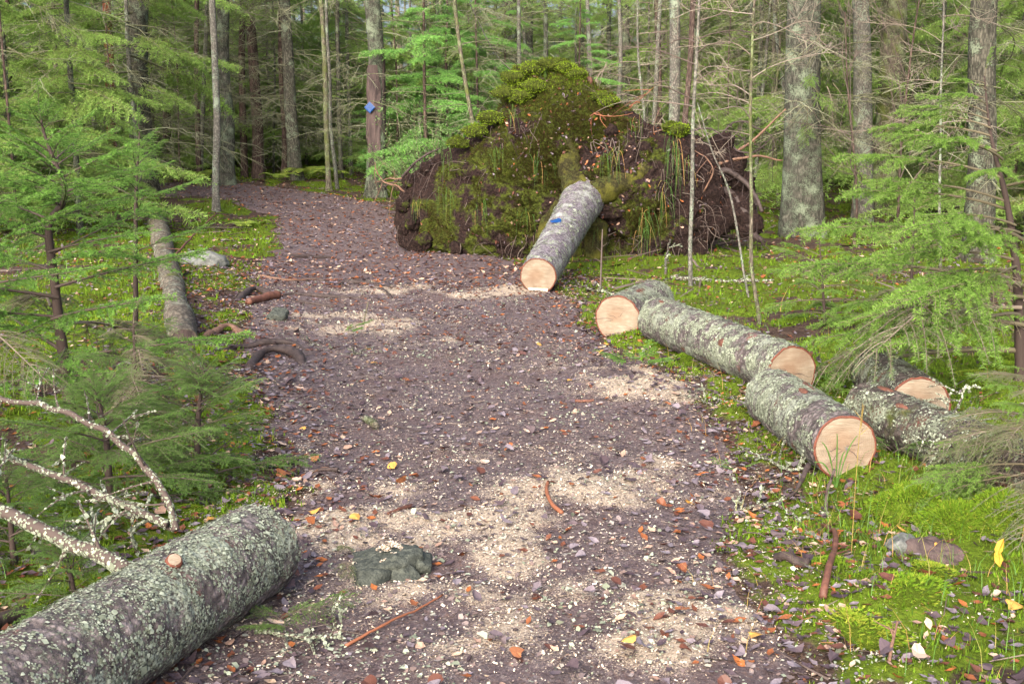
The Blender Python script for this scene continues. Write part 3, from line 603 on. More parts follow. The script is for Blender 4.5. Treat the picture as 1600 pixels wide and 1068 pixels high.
# clods of dark soil hanging in the roots at the right
for k, (px, py, bk, sz) in enumerate([(1140, 262, .25, .20), (1152, 330, .2, .24), (1118, 345, .15, .20), (1172, 352, .15, .17), (1098, 300, .1, .30), (1125, 230, .25, .16), (1160, 288, .3, .15), (1100, 370, .1, .13), (640, 282, -.05, .15), (632, 318, -.1, .17), (650, 345, -.2, .17), (636, 356, -.05, .15), (668, 262, -.1, .13), (690, 250, -.12, .12), (672, 372, -.25, .16), (720, 385, -.3, .15), (1020, 395, -.25, .17), (960, 205, -.3, .13), (1010, 235, -.28, .16), (1045, 300, -.3, .17)]):
    a = np.linspace(0, math.pi, 22); b = np.linspace(0, 2*math.pi, 32, endpoint=False); A, B = np.meshgrid(a, b, indexing='ij'); U3 = np.stack([np.sin(A)*np.cos(B), np.sin(A)*np.sin(B), np.cos(A)], -1)
    q = U3*(1+.55*fbm(U3*1.6+k*9, 4, k)+.25*fbm(U3*6+k, 3, k+5))[..., None]*sz*(.62 if k > 7 else 1)*np.array([1, .8, 1.1])
    i_ = np.arange(21)[:, None]*32; j_ = np.arange(32)[None]; c = MB(); c.add((q+plate_pt(px, py, bk)).reshape(-1, 3), None, np.stack([i_+j_, i_+32+j_, i_+32+(j_+1) % 32, i_+(j_+1) % 32], -1).reshape(-1, 4))
    c.build('soil_clod', M['soil'], UT, extra={'moss': np.full(22*32, .30 if k > 7 else .15)})
# hair roots, moss cushions, dead leaves and grass on the plate
rs = np.random.RandomState(77); front = (PH < 1.02) & (P3[..., 2] > .12)
FP = P3[front]; FN = N3[front]; FMs = mossp[front]; FR = rho[front]
def pick(w, n):
    w = np.maximum(w, 0); return rs.choice(len(FP), n, p=w/w.sum())
area = FR+.02
hb = MB()
for k in pick(area*(FMs < .6)*(FR > .5), 260):
    p = FP[k]; out = FN[k]*rs.uniform(.02, .16)+rs.normal(0, .10, 3); dn = np.array([0, 0, -rs.uniform(.05, .45)]); tt = np.linspace(0, 1, 9)[:, None]
    tube(p+out*tt+dn*tt**2+rs.normal(0, .06, 3)*np.sin(tt*5), np.linspace(.005, .0018, 9)*rs.uniform(.5, 1.3), 4, False, hb, rs.rand())
tag(hb.build('hair_root', M['twig'], UT), kind='stuff')
tg_ = MB(); TUFV = np.array([[-.12, 0, 0], [.12, 0, 0], [.05, .1, 1], [0, -.12, 0], [0, .12, 0], [-.25, 0, .9], [.1, .1, 0], [-.1, -.1, 0], [.2, -.25, .8]]); TUFT = [(0, 1, 2), (3, 4, 5), (6, 7, 8)]
k = pick(area*sstep(.42, .8, FMs), 30000); F = frames(norm(FN[k]+rs.normal(0, .35, (len(k), 3))+np.array([0, 0, .25])), rs); R = np.stack([F[:, :, 1], F[:, :, 2], F[:, :, 0]], -1)
top = sstep(1.7, 2.6, FP[k][:, 2])
scatter(tg_, TUFV, TUFT, FP[k], R, rs.uniform(.018, .05, len(k)), np.clip(rs.beta(1.5, 4.5, len(k))*.7+.22*np.maximum(0, fbm(FP[k]*2.6, 3, 74)+.1)+.75*top*rs.rand(len(k))**1.3, 0, 1)); tag(tg_.build('moss', M['plate_moss'], UT), kind='stuff')
LFV = np.array([[0, -.5, .02], [.27, -.16, .12], [.20, .16, .03], [.02, .56, .14], [-.24, .14, .13], [-.25, -.18, .02], [0, 0, -.03]]); LFT = [(6, 0, 1), (6, 1, 2), (6, 2, 3), (6, 3, 4), (6, 4, 5), (6, 5, 0)]
lb = MB(); k = pick(area*(.18+.9*sstep(1.8, 2.6, FP[:, 2])), 1150); F = frames(norm(FN[k]+rs.normal(0, .4, (len(k), 3))), rs); R = np.stack([F[:, :, 1], F[:, :, 2], F[:, :, 0]], -1)
scatter(lb, LFV, LFT, FP[k]+FN[k]*.012, R, rs.uniform(.03, .065, len(k)), rs.choice([.03, .06, .1, .15, .2, .3, .44, .47, .5, .55, .62, .72, .86], len(k))); tag(lb.build('dead_leaf', M['dead_leaf'], UT), kind='stuff')
gb = MB()
for cx_, cy_, n_, L_ in [(810, 172, 10, .30), (850, 245, 10, .45), (862, 238, 8, .5), (705, 300, 8, .5), (712, 230, 6, .5), (955, 240, 9, .5), (970, 235, 8, .45), (668, 315, 9, .35), (1055, 215, 12, .7), (1062, 230, 10, .8), (1015, 330, 14, .7), (1040, 290, 12, .6), (860, 105, 10, .35), (760, 320, 10, .4), (830, 330, 9, .35), (940, 345, 8, .3), (790, 235, 6, .4), (1000, 190, 6, .35), (1010, 350, 12, .5), (1075, 245, 10, .6)]:
    c = plate_pt(cx_, cy_, -.42 if cy_ > 130 else -.1)
    for _ in range(n_):
        dv = np.array([rs.normal(0, .25), -.5+rs.normal(0, .2), rs.uniform(.0, .5)]); l_ = L_*rs.uniform(.5, 1.1); tt = np.linspace(0, 1, 7)[:, None]; P = c+rs.normal(0, .05, 3)+dv*l_*.6*tt+np.array([0, 0, -1.])*l_*tt**2
        tube(P, np.linspace(.0036, .001, 7), 3, False, gb, rs.choice([.0, .05, .1, .2, .3, .45, .8, 1.0]))
tag(gb.build('grass', M['grass'], UT), kind='stuff')
rs2 = np.random.RandomState(31)
for kx_, (px, py, sz) in enumerate([(862, 101, .16), (836, 108, .15), (808, 122, .17), (797, 145, .17), (774, 184, .15), (750, 204, .15), (724, 222, .13), (888, 106, .13), (905, 116, .12), (940, 150, .11), (952, 158, .12), (1064, 202, .15), (1050, 198, .12), (820, 150, .16), (842, 135, .15)]):
    cc = plate_pt(px, py, -.16-.12*(py > 128)*(px < 850)); a = np.linspace(0, math.pi, 14); b = np.linspace(0, 2*math.pi, 24, endpoint=False); A, B = np.meshgrid(a, b, indexing='ij'); U3 = np.stack([np.sin(A)*np.cos(B), np.sin(A)*np.sin(B), np.cos(A)], -1)
    q = U3*(1+.6*fbm(U3*1.7+kx_*7, 3, kx_))[..., None]*sz*np.array([1.1, .6, .5]); f = q.reshape(-1, 3); i_ = np.arange(13)[:, None]*24; j_ = np.arange(24)[None]; c = MB()
    c.add(f+cc, None, np.stack([i_+j_, i_+24+j_, i_+24+(j_+1) % 24, i_+(j_+1) % 24], -1).reshape(-1, 4)); ob = c.build('moss_cushion', M['soil'], UT, extra={'moss': np.full(14*24, .85)})
    k = rs2.randint(len(f), size=900); F = frames(norm(f[k]/sz+rs2.normal(0, .4, (900, 3))), rs2); R = np.stack([F[:, :, 1], F[:, :, 2], F[:, :, 0]], -1); t_ = MB(); scatter(t_, TUFV, TUFT, f[k]+cc, R, rs2.uniform(.012, .032, 900), np.clip(rs2.normal(.85 if kx_ % 3 else .6, .22, 900), 0, 1)); tag(t_.build('moss_tuft', M['plate_moss'], ob), kind='stuff')
ck = MB(); tube([plate_pt(921, 126, -.06), plate_pt(921, 126, -.01)], [.055, .06], 16, True, ck, wob=(.05, .5)); ck.build('rotten_wood_chunk', M['rust_bark'], UT)
ck = MB(); tube([plate_pt(908, 289, -.62), plate_pt(925, 287, -.64), plate_pt(940, 290, -.62)], [.022, .025, .012], 7, True, ck); ck.build('bark_strip', M['rust_bark'], UT)
# blue felling wedge lying on the butt log
wm = MB(); wp = at(865, 356, 13.2); kx = np.array(bM.inverted() @ Vector(wp)); ri = bt[int(np.clip(kx[0]/bt[-1][0, 0], 0, 1)*(len(bt)-1))]; tp = ri[np.argmin(np.abs(np.arctan2(ri[:, 2], ri[:, 1])-1.75))]
wpos = np.array(bM @ Vector(tp)); W = thing('felling_wedge', 'blue plastic felling wedge lying on top of the sawn butt log', 'wedge', tuple(wpos+np.array([0, 0, .012])), rot=(.25, .0, .35)); W.scale = (.8, .8, .8)
wm.add([[-.075, -.035, 0], [.075, -.035, 0], [.075, .035, 0], [-.075, .035, 0], [-.075, -.03, .008], [.075, -.03, .045], [.075, .03, .045], [-.075, .03, .008]], None, [(0, 3, 2, 1), (4, 5, 6, 7), (0, 1, 5, 4), (1, 2, 6, 5), (2, 3, 7, 6), (3, 0, 4, 7)]); wm.build('wedge_body', M['blue'], W, smooth=False)
wm = MB(); wm.add([[-.06, -.012, .013], [.05, -.012, .04], [.05, .012, .04], [-.06, .012, .013], [-.06, -.012, .017], [.05, -.012, .052], [.05, .012, .052], [-.06, .012, .017]], None, [(4, 5, 6, 7), (0, 1, 5, 4), (1, 2, 6, 5), (2, 3, 7, 6), (3, 0, 4, 7)]); wm.build('wedge_rib', M['blue'], W, smooth=False)
# ------------------------------------------------------------------ trees: trunks and crowns
def trunk_mesh(pts, r0, r1, sides, n, seed, flare=.5, name='trunk', mat='spruce_bark', parent=None, lump=.07):
    P = spline(pts, n); P = P+np.stack([fbm(np.stack([P[:, 2]*.35, P[:, 2]*0+seed, P[:, 2]*0], -1), 2, seed), fbm(np.stack([P[:, 2]*.35, P[:, 2]*0+seed, P[:, 2]*0+5], -1), 2, seed), 0*P[:, 2]], -1)*.10*sstep(0, 1, np.linspace(0, 1, n)*6)[:, None]
    h = P[:, 2]-P[0, 2]; r = np.interp(np.linspace(0, 1, n), [0, 1], [r0, r1]); th = np.linspace(0, 2*math.pi, sides, endpoint=False)
    H, Th = np.meshgrid(h, th, indexing='ij'); k = 3+seed % 3
    rr = r[:, None]*(1+flare*np.exp(-H/(r0*2.2))*(.55+.45*np.cos(k*Th+seed)))
    C = np.stack([np.cos(Th)*r0, np.sin(Th)*r0, H*.55], -1)
    rr = rr*(1+lump*fbm(C/r0*.8+seed*5.1, 3, seed)+lump*.8*fbm(C*np.array([26, 26, 13])+seed, 3, seed+2))
    V = np.stack([P[:, None, 0]+rr*np.cos(Th), P[:, None, 1]+rr*np.sin(Th), np.broadcast_to(P[:, None, 2], Th.shape)], -1)
    i = np.arange(n-1)[:, None]*sides; j = np.arange(sides)[None]; j2 = (j+1) % sides
    mb = MB(); mb.add(V.reshape(-1, 3), None, np.stack([i+j, i+j2, i+sides+j2, i+sides+j], -1).reshape(-1, 4))
    return mb.build(name, M[mat], parent), P, r
NEEDT = np.array([[0, 1, 2]])
def needles_on(polys, spacing, nl, nw, rs, up=.3, back=.6):
    """needle triangles along twigs; polys: list of (points, tipness0, tipness1)"""
    A, B, t0, t1 = [], [], [], []
    for P, a, b in polys:
        m = len(P)-1; A.append(P[:-1]); B.append(P[1:]); q = np.linspace(a, b, m+1); t0.append(q[:-1]); t1.append(q[1:])
    A, B, t0, t1 = map(np.concatenate, (A, B, t0, t1)); L = np.linalg.norm(B-A, axis=1)
    cnt = rs.poisson(L/spacing); idx = np.repeat(np.arange(len(A)), cnt); u = rs.rand(len(idx)); P = A[idx]+(B-A)[idx]*u[:, None]; D = norm(B-A)[idx]
    s = norm(np.cross(D, rs.normal(size=D.shape))); s[:, 2] += up*np.abs(rs.normal(size=len(s))); d = norm(D*back+norm(s)+rs.normal(0, .12, D.shape))
    w = norm(np.cross(d, rs.normal(size=d.shape)))*nw*.5; l = nl*rs.uniform(.65, 1.15, len(idx))
    V = np.stack([P-w, P+w, P+d*l[:, None]], 1).reshape(-1, 3); T = np.arange(len(V)).reshape(-1, 3); tip = t0[idx]+(t1-t0)[idx]*u
    return V, T, np.repeat(np.clip(tip*.65+rs.normal(.18, .16, len(idx)), 0, 1), 3)
def spruce_branch(L, seed, droop=.25, up=.12, spread=.45, bare=.18, ntw=17, spacing=.0016, nl=.014, nw=.0022, sub=True, hang=.25, lod=0, skip=.25):
    """one spruce limb along +X: returns wood builder and needle builder"""
    rs = np.random.RandomState(seed); t = np.linspace(0, 1, 14); ax = np.stack([L*t, L*.05*np.sin(t*3+seed), L*(up*t-droop*t**2+.12*t**3)], -1)
    wood, polys = MB(), []
    tube(ax, np.linspace(.009*L+.0015, .0012, 14), 4 if lod else 6, False, wood, .35)
    polys.append((ax[int(bare*13):], .1, 1.0))
    for k in range(ntw):
        for sd in (-1, 1):
            f = bare*.5+(.98-bare*.5)*(k+rs.uniform(.1, .9))/ntw; i = int(f*13); p = ax[i]+(ax[min(i+1, 13)]-ax[i])*(f*13-i)
            T = norm(ax[min(i+1, 13)]-ax[max(i-1, 0)]); ln = L*(spread*(1-f)**.75+.05)*rs.uniform(.6, 1.15)*(1 if f > bare else .6)
            a = math.radians(rs.uniform(38, 62)); dv = T*math.cos(a)+np.array([0, sd, 0])*math.sin(a)+np.array([0, 0, rs.uniform(-.15, .2)]); s = np.linspace(0, 1, 6)[:, None]
            W = p+dv*ln*s+np.array([.25, 0, -hang])*ln*s**2*rs.uniform(.4, 1.2); tube(*((W[::2], .0026, 3) if lod else (W, np.linspace(.0022, .0008, 6)*(.6+L*.5), 4)), False, wood, rs.uniform(.2, .7))
            if f > bare or rs.rand() < .25: polys.append((W, .15+.35*f, .75+.25*f))
            if sub and ln > .14*L:
                for q in (.3, .5, .7, .85):
                    for s2 in (-1, 1):
                        if rs.rand() < skip: continue
                        j = int(q*5); d2 = norm(norm(dv)*.8+np.cross(norm(dv), [0, 0, 1])*s2*.8+np.array([0, 0, rs.uniform(-.3, .1)])); l2 = ln*.42*(1.1-q)*rs.uniform(.7, 1.3)
                        W2 = W[j]+d2*l2*np.linspace(0, 1, 4)[:, None]+np.array([0, 0, -.15*l2])*np.linspace(0, 1, 4)[:, None]**2; 
                        if not lod: tube(W2, np.full(4, .0009), 3, False, wood, .5)
                        if f > bare or rs.rand() < .2: polys.append((W2, .3+.3*f, .85))
    nb_ = MB(); V, T, r = needles_on(polys, spacing, nl, nw, rs); nb_.add(V, T, None, r)
    return wood, nb_
BR = {}
for kind, mat, wm, kw in (('young', 'needle_young', 'twig', dict(bare=.22, spacing=.0011, nl=.018, nw=.0027, droop=.22, up=.25, ntw=9, spread=.40, skip=.5)), ('lime', 'needle_lime', 'twig_green', dict(bare=.42, spacing=.0010, nl=.018, nw=.0027, droop=.36, up=.16, hang=.55, ntw=11, spread=.36, skip=.5)),
                          ('dense', 'needle_dense', 'twig', dict(bare=.14, spacing=.0014, nl=.0155, nw=.0026, spread=.5, droop=.3, up=.3, hang=.4, ntw=12, skip=.35)), ('dry', 'needle_dry', 'pale_twig', dict(bare=.3, spacing=.0015, nl=.013, nw=.0018, spread=.5, droop=.55, up=.15, hang=.7))):
    BR[kind] = []
    for s in range(5):
        w, n = spruce_branch(.8, 200+s+10*len(BR), **kw); BR[kind].append((w.mesh('branch', M[wm]), n.mesh('needles', M[mat], smooth=False)))
def limb(parent, kind, P, az, pitch, L, rs, roll=0):
    w, n = BR[kind][rs.randint(5)]
    m = Matrix.Translation(P) @ Matrix.Rotation(az, 4, 'Z') @ Matrix.Rotation(-pitch, 4, 'Y') @ Matrix.Rotation(roll, 4, 'X') @ Matrix.Scale(L/.8, 4)
    b = place('branch', w, parent, mat=m); place('needles', n, b); return b
def young_spruce(label, pts, r0, Lmax, kind, n, seed, h0=.12, kinds=None, lean=0, azr=None, top=.16, group=None, pitch=(-.15, .45), power=.85):
    rs = np.random.RandomState(seed); pts = np.asarray(pts, float); base = pts[0]
    t = thing('young_spruce', label, 'spruce', tuple(base), group); lp = pts-base
    P = spline(lp, 40); mb = MB(); tube(P, np.linspace(r0, .004, 40), 12, True, mb, .12, wob=(.05, .18), seed=seed); mb.build('trunk', M['twig'], t)
    for k in range(n):
        f = h0+(1-h0)*(k+.5)/n; f = min(f+rs.uniform(-.02, .02), .985); p = P[int(f*39)]
        az = rs.uniform(*azr) if azr is not None and rs.rand() < .8 else k*2.39996+rs.uniform(-.5, .5); L = top+(Lmax-top)*(1-(f-h0)/(1-h0))**power; L *= rs.uniform(.7, 1.15)
        kd = kind if kinds is None or f > kinds[1] else (kinds[0] if rs.rand() < kinds[2] else kind)
        limb(t, kd, Vector(p), az, pitch[0]+(pitch[1]-pitch[0])*f+rs.uniform(-.12, .12), L, rs, rs.uniform(-.3, .3))
    limb(t, kind, Vector(P[-1]*.94+P[-3]*.06), 0, 1.45, top*1.1, rs)
    return t
# spruce on the left, with its crooked leader
Ys = 6.35
b0 = gat(112, Ys, -.03, 640)
SP = [b0, at(102, 575, Ys), at(92, 500, Ys), at(84, 430, Ys), at(76, 352, Ys), at(98, 318, Ys), at(100, 285, Ys), at(82, 245, Ys), at(68, 205, Ys), at(62, 172, Ys)]
young_spruce('young spruce with a crooked leader standing on the left bank beside the path', SP, .034, 1.05, 'young', 42, 301, .14, kinds=('dry', .35, .15))
# second leader of the same spruce rising to the right is a smaller tree behind it
young_spruce('small bright green spruce tip rising behind the crooked young spruce on the left', [gat(205, 7.6, 0, 470), at(212, 330, 7.6), at(218, 205, 7.6)], .022, .55, 'young', 24, 302, .3)
young_spruce('young spruce at the left picture edge above the lichen covered branches', [gat(-40, 6.0, -.02, 650), at(-35, 420, 6.0), at(-28, 250, 6.0)], .03, .95, 'young', 26, 303, .15, kinds=('dry', .4, .3))
young_spruce('low dense dark spruce seedling between the left log and the old grey log', [gat(305, 5.35, 0, 720), at(310, 650, 5.35), at(318, 585, 5.35)], .02, .52, 'dense', 34, 304, .06, pitch=(-.05, .6))
young_spruce('dark low spruce thicket behind the branches of the left log', [gat(170, 4.9, 0, 760), at(165, 680, 4.9), at(150, 612, 4.9)], .02, .62, 'dense', 30, 305, .06, pitch=(-.1, .5))
young_spruce('brownish drooping spruce at the left between the crooked young spruce and the path', [gat(215, 5.9, 0, 680), at(212, 600, 5.9), at(208, 505, 5.9)], .018, .7, 'dry', 30, 321, .05, kinds=('dense', 1.1, .5), pitch=(-.3, .3))
young_spruce('tiny spruce in the lower left under the thick lichen branch', [gat(20, 4.25, 0, 860), at(15, 800, 4.25), at(10, 745, 4.25)], .014, .48, 'dense', 22, 306, .06, pitch=(-.1, .6))
young_spruce('tuft of spruce beside the left log just below its thick branch', [gat(120, 3.75, 0, 930), at(112, 905, 3.75), at(104, 872, 3.75)], .01, .3, 'dense', 18, 316, .06, pitch=(-.1, .6))
# right-hand spruces
Yr = 6.9
young_spruce('lime green young spruce at the right with long boughs reaching over the logs', [gat(1600, Yr, -.02, 560), at(1592, 480, Yr), at(1586, 400, Yr), at(1572, 310, Yr), at(1548, 210, Yr), at(1538, 118, Yr)], .036, 1.6, 'lime', 32, 307, .12, kinds=('dry', .45, .35), azr=(2.3, 4.0), top=.16, pitch=(-.08, .3), power=.75)
young_spruce('half dead brown and green spruce bush over the end of the grey log at right', [gat(1640, 4.8, 0, 760), at(1632, 690, 4.8), at(1612, 575, 4.8)], .02, .80, 'dry', 40, 308, .05, kinds=('lime', 1.1, .5), azr=(2.3, 4.9), pitch=(-.12, .4))
young_spruce('small lime spruce behind the long log beneath the reaching boughs', [gat(1290, 9.6, 0, 500), at(1285, 440, 9.6), at(1280, 372, 9.6)], .016, .75, 'lime', 22, 309, .1)
young_spruce('pale green spruce in the right background undergrowth', [gat(1420, 9.2, 0, 520), at(1425, 420, 9.2), at(1430, 300, 9.2)], .02, .9, 'lime', 24, 310, .1, kinds=('dry', .5, .4))

# crown kits for the wood: long drooping limbs with hanging twigs, made of small leaf-thin sprays
def crown_limb(L, seed, ntw=20, hang=.5, spacing=.011, nl=.055, nw=.008, brown=.0):
    return spruce_branch(L, seed, droop=.35, up=.10, spread=.36, bare=.28, ntw=ntw, spacing=spacing, nl=nl, nw=nw, sub=True, hang=hang, lod=1)
def join(parts_):
    """parts_: list of (MB, 4x4 matrix) -> one MB"""
    o = MB()
    for b, m in parts_:
        m = np.array(m); V = np.concatenate(b.v)@m[:3, :3].T+m[:3, 3]; o.add(V, np.concatenate(b.t) if b.t else None, np.concatenate(b.q) if b.q else None, np.concatenate(b.a))
    return o
LIMB = [crown_limb(2.0, 400+s, spacing=.014, nl=.07, nw=.013) for s in range(5)]
LIMBT = [crown_limb(2.0, 430+s, ntw=11, spacing=.03, nl=.075, nw=.012) for s in range(4)]
def dead_limb(L, seed):
    rs = np.random.RandomState(seed); mb = MB(); t = np.linspace(0, 1, 9); ax = np.stack([L*t, L*.1*np.sin(t*4+seed), L*(.05*t-.22*t**2)], -1)+rs.normal(0, .012*L, (9, 3))*t[:, None]
    tube(ax, np.linspace(.010, .003, 9), 4, False, mb, rs.uniform(.2, .9))
    for k in range(10):
        i = rs.randint(2, 9); s = rs.choice([-1, 1]); dv = np.array([rs.uniform(.3, 1), s*rs.uniform(.4, 1), rs.uniform(-.7, .15)]); l = L*rs.uniform(.12, .42); u = np.linspace(0, 1, 5)[:, None]
        W = ax[i]+dv*l*u+np.array([0, 0, -.2*l])*u**2; tube(W, np.linspace(.0055, .0022, 5), 3, False, mb, rs.uniform(.1, 1))
        if l > .25*L:
            for _ in range(3): d2 = norm(dv+rs.normal(0, .7, 3)); tube(W[2]+d2*l*.5*np.linspace(0, 1, 3)[:, None], [.003, .0025, .0018], 3, False, mb, rs.uniform(.1, 1))
    return mb
DEAD = [dead_limb(1.6, 500+s) for s in range(6)]
def limb_m(z, az, pitch, s, r=0.0):
    return Matrix.Translation((math.cos(az)*r, math.sin(az)*r, z)) @ Matrix.Rotation(az, 4, 'Z') @ Matrix.Rotation(-pitch, 4, 'Y') @ Matrix.Scale(s, 4)
def crown(h0, h1, r0, n, seed, thin=False, pitch=-.15, topr=.15, power=.9, kit=None):
    rs = np.random.RandomState(seed); kit = kit or (LIMBT if thin else LIMB); W, N = [], []
    for k in range(n):
        f = (k+rs.rand())/n; z = h0+(h1-h0)*f; s = (topr+(r0-topr)*(1-f)**power)*rs.uniform(.6, 1.15)/2.0; m = limb_m(z, rs.uniform(0, 2*math.pi), pitch+.5*f**2+rs.normal(0, .12), s); q = rs.randint(len(kit))
        W.append((kit[q][0], m)); N.append((kit[q][1], m))
    return W, N
def deadset(h0, h1, r, n, seed):
    rs = np.random.RandomState(seed)
    return [(DEAD[rs.randint(6)], limb_m(rs.uniform(h0, h1), rs.uniform(0, 2*math.pi), rs.uniform(-.35, .15), r/1.6*rs.uniform(.35, 1.1))) for _ in range(n)]
# shared crown meshes: (needles, dead twigs)
KIT = {}
def kit(name, h0, h1, r0, n, seed, mat, dead, thin=True, pitch=-.2, power=.9):
    W, N = crown(h0, h1, r0, n, seed, name not in ('low', 'low2', 'small', 'mid'), pitch, power=power)
    KIT[name] = (join(N).mesh('crown', M[mat], smooth=False), join(W+(deadset(*dead, seed) if dead else [])).mesh('twigs', M['far_twig']))
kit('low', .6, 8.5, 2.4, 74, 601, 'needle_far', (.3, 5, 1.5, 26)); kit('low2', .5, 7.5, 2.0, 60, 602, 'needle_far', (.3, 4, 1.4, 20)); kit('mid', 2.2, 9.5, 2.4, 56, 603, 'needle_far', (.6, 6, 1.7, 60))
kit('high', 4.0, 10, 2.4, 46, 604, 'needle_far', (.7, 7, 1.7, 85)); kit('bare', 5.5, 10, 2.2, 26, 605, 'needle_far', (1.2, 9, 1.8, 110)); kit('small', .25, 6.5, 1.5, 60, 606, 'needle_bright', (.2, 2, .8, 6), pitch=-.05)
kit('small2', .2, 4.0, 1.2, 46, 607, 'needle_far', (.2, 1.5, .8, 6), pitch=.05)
def add_kit(t, name, s=1.0, az=0.0, base=(0, 0, 0)):
    m = Matrix.Translation(base) @ Matrix.Rotation(az, 4, 'Z') @ Matrix.Scale(s, 4)
    place('twigs', KIT[name][1], t, mat=m); place('crown', KIT[name][0], t, mat=m)
def tree(name, label, cat, pxb, pxt, Yd, wpx, mat, kitname=None, H=11, group=None, seed=1, sides=28, s=1.0, flare=.5, py=300):
    base = gat(pxb, Yd, -.05, py)
    if pxb in HITY:
        base = hit(pxb, HITY[pxb]); Yd = base[1]; base[2] -= .05
    r = wpx/FPX*Yd*.5; top_in = at(pxt, 0, Yd); sl = (top_in-base)/(top_in[2]-base[2])
    t = thing(name, label, cat, tuple(base), group); pts = [np.zeros(3), sl*H*.35, sl*H*.7, sl*H]
    n = int(np.clip(150-3*Yd, 50, 120)); trunk_mesh(pts, r*1.06, r*.45, sides, n, seed, flare, 'trunk', mat, t)
    if kitname: add_kit(t, kitname, s, seed*1.7)
    return t
HITY = {338: 330, 355: 288, 461: 281, 588: 307, 1250: 366, 404: 279, 1528: 408}
TREES = [
 ('spruce_tree', 'stout dark brown spruce trunk rising behind the young spruces at left', 226, 220, 24, 34, 'spruce_bark', 'bare', 'spruce'),
 ('spruce_tree', 'slender pale lichen trunk standing alone on the mossy left edge of the path', 338, 327, 21, 11, 'pale_bark', None, 'tree'),
 ('spruce_tree', 'grey green trunk with mossy flared foot just right of the slender pale trunk', 355, 347, 24.5, 21, 'lichen_bark', 'bare', 'spruce'),
 ('spruce_tree', 'thin dark trunk left of the two brown bare-twigged spruces', 383, 379, 29, 11, 'dark_bark', 'bare', 'spruce'),
 ('spruce_tree', 'dark brown spruce with many dead side twigs beyond the bend of the path', 404, 394, 27, 17, 'dark_bark', 'bare', 'spruce'),
 ('spruce_tree', 'grey spruce with a wide foot at the far right side of the path bend', 461, 447, 26, 19, 'spruce_bark', 'bare', 'spruce'),
 ('spruce_tree', 'narrow dark trunk touching the left side of the wide-footed grey spruce', 446, 441, 28, 10, 'dark_bark', 'high', 'spruce'),
 ('thin_tree', 'thin curved mossy trunk between the wide-footed grey spruce and the marker tree', 514, 500, 25, 8, 'mossy_bark', None, 'tree'),
 ('spruce_tree', 'big lichen speckled spruce right of the upturned roots', 1250, 1261, 17.3, 56, 'lichen_bark', 'bare', 'spruce'),
 ('spruce_tree', 'pale grey trunk directly behind the right shoulder of the root plate', 1056, 1053, 19.5, 18, 'pale_bark', 'bare', 'tree'),
 ('thin_tree', 'dark thin trunk curving beside the pale grey trunk behind the root plate', 1066, 1082, 18.6, 9, 'dark_bark', None, 'tree'),
 ('spruce_tree', 'grey lichen trunk standing right of the big speckled spruce', 1352, 1347, 19, 29, 'pale_bark', 'bare', 'spruce'),
 ('spruce_tree', 'mossy olive trunk close to the right of the grey lichen trunk', 1384, 1396, 20, 40, 'mossy_bark', 'bare', 'tree'),
 ('spruce_tree', 'brown trunk behind the tip of the lime green spruce at right', 1528, 1545, 14.6, 42, 'spruce_bark', 'bare', 'spruce'),
 ('spruce_tree', 'dark purplish trunk left of the brown trunk at far right', 1497, 1500, 26, 15, 'dark_bark', 'high', 'spruce'),
 ('pine_tree', 'reddish pine trunk showing through the foliage at far left', 176, 166, 26, 15, 'red_bark', 'bare', 'pine'),
 ('spruce_tree', 'thin dark trunk left of the slender pale trunk at the path', 312, 306, 27, 8, 'dark_bark', 'high', 'spruce'),
 ('spruce_tree', 'left one of the two stout brown trunks far behind the top of the root plate', 796, 792, 36, 28, 'spruce_bark', 'high', 'spruce'),
 ('spruce_tree', 'right one of the two stout brown trunks far behind the top of the root plate', 826, 824, 38, 18, 'spruce_bark', 'high', 'spruce'),
 ('spruce_tree', 'slim brown trunk far behind the right slope of the root plate', 975, 976, 32, 14, 'spruce_bark', 'high', 'spruce'),
 ('spruce_tree', 'slim lichen grey trunk right above the crest of the root plate', 855, 853, 30, 8, 'lichen_bark', 'high', 'spruce'),
 ('thin_tree', 'brown thin trunk between the root plate and the big speckled spruce', 1166, 1164, 30, 8, 'dark_bark', 'high', 'tree'),
 ('thin_tree', 'dark slim trunk just left of the pale grey trunk behind the root plate', 1030, 1027, 27, 9, 'dark_bark', 'high', 'tree'),
 ('thin_tree', 'pale straight stem far between the two saplings', 1140, 1137, 33, 8, 'pale_bark', 'high', 'tree'),
 ('spruce_tree', 'dim trunk at the upper left corner behind hanging twigs', 12, 8, 22, 13, 'dark_bark', 'mid', 'spruce'),
 ('spruce_tree', 'dim brown spruce left of the reddish pine', 66, 58, 25, 12, 'spruce_bark', 'low', 'spruce'),
 ('spruce_tree', 'spruce with green hanging boughs left of the stout dark trunk', 130, 126, 27, 12, 'spruce_bark', 'low', 'spruce'),
 ('spruce_tree', 'dark spruce just right of the stout dark trunk at left', 262, 260, 30, 12, 'dark_bark', 'mid', 'spruce'),
]
for k, (nm, lab, pxb, pxt, Yd, w, mt, kn, ct) in enumerate(TREES):
    tree(nm, lab, ct, pxb, pxt, Yd, w, mt, kn, 11, None, 31+k, 40 if w > 30 else 24, flare=.75 if 'foot' in lab else .45)
big = [o for o in COL.objects if o.get('label', '').startswith('big lichen speckled')][0]; bl = np.array(big.location); rsb = np.random.RandomState(8)
for (x, y, az, pt, L, kd) in ((1262, 128, -1.2, -.5, .75, 'lime'), (1275, 112, -2.0, -.3, .6, 'lime'), (1290, 135, -1.0, -1.0, .7, 'dry'), (1258, 168, -1.7, -1.1, .6, 'lime'), (1300, 130, -.6, -.9, .7, 'lime')): limb(big, kd, Vector(at(x, y, bl[1]-.36)-bl), az, pt, L, rsb)
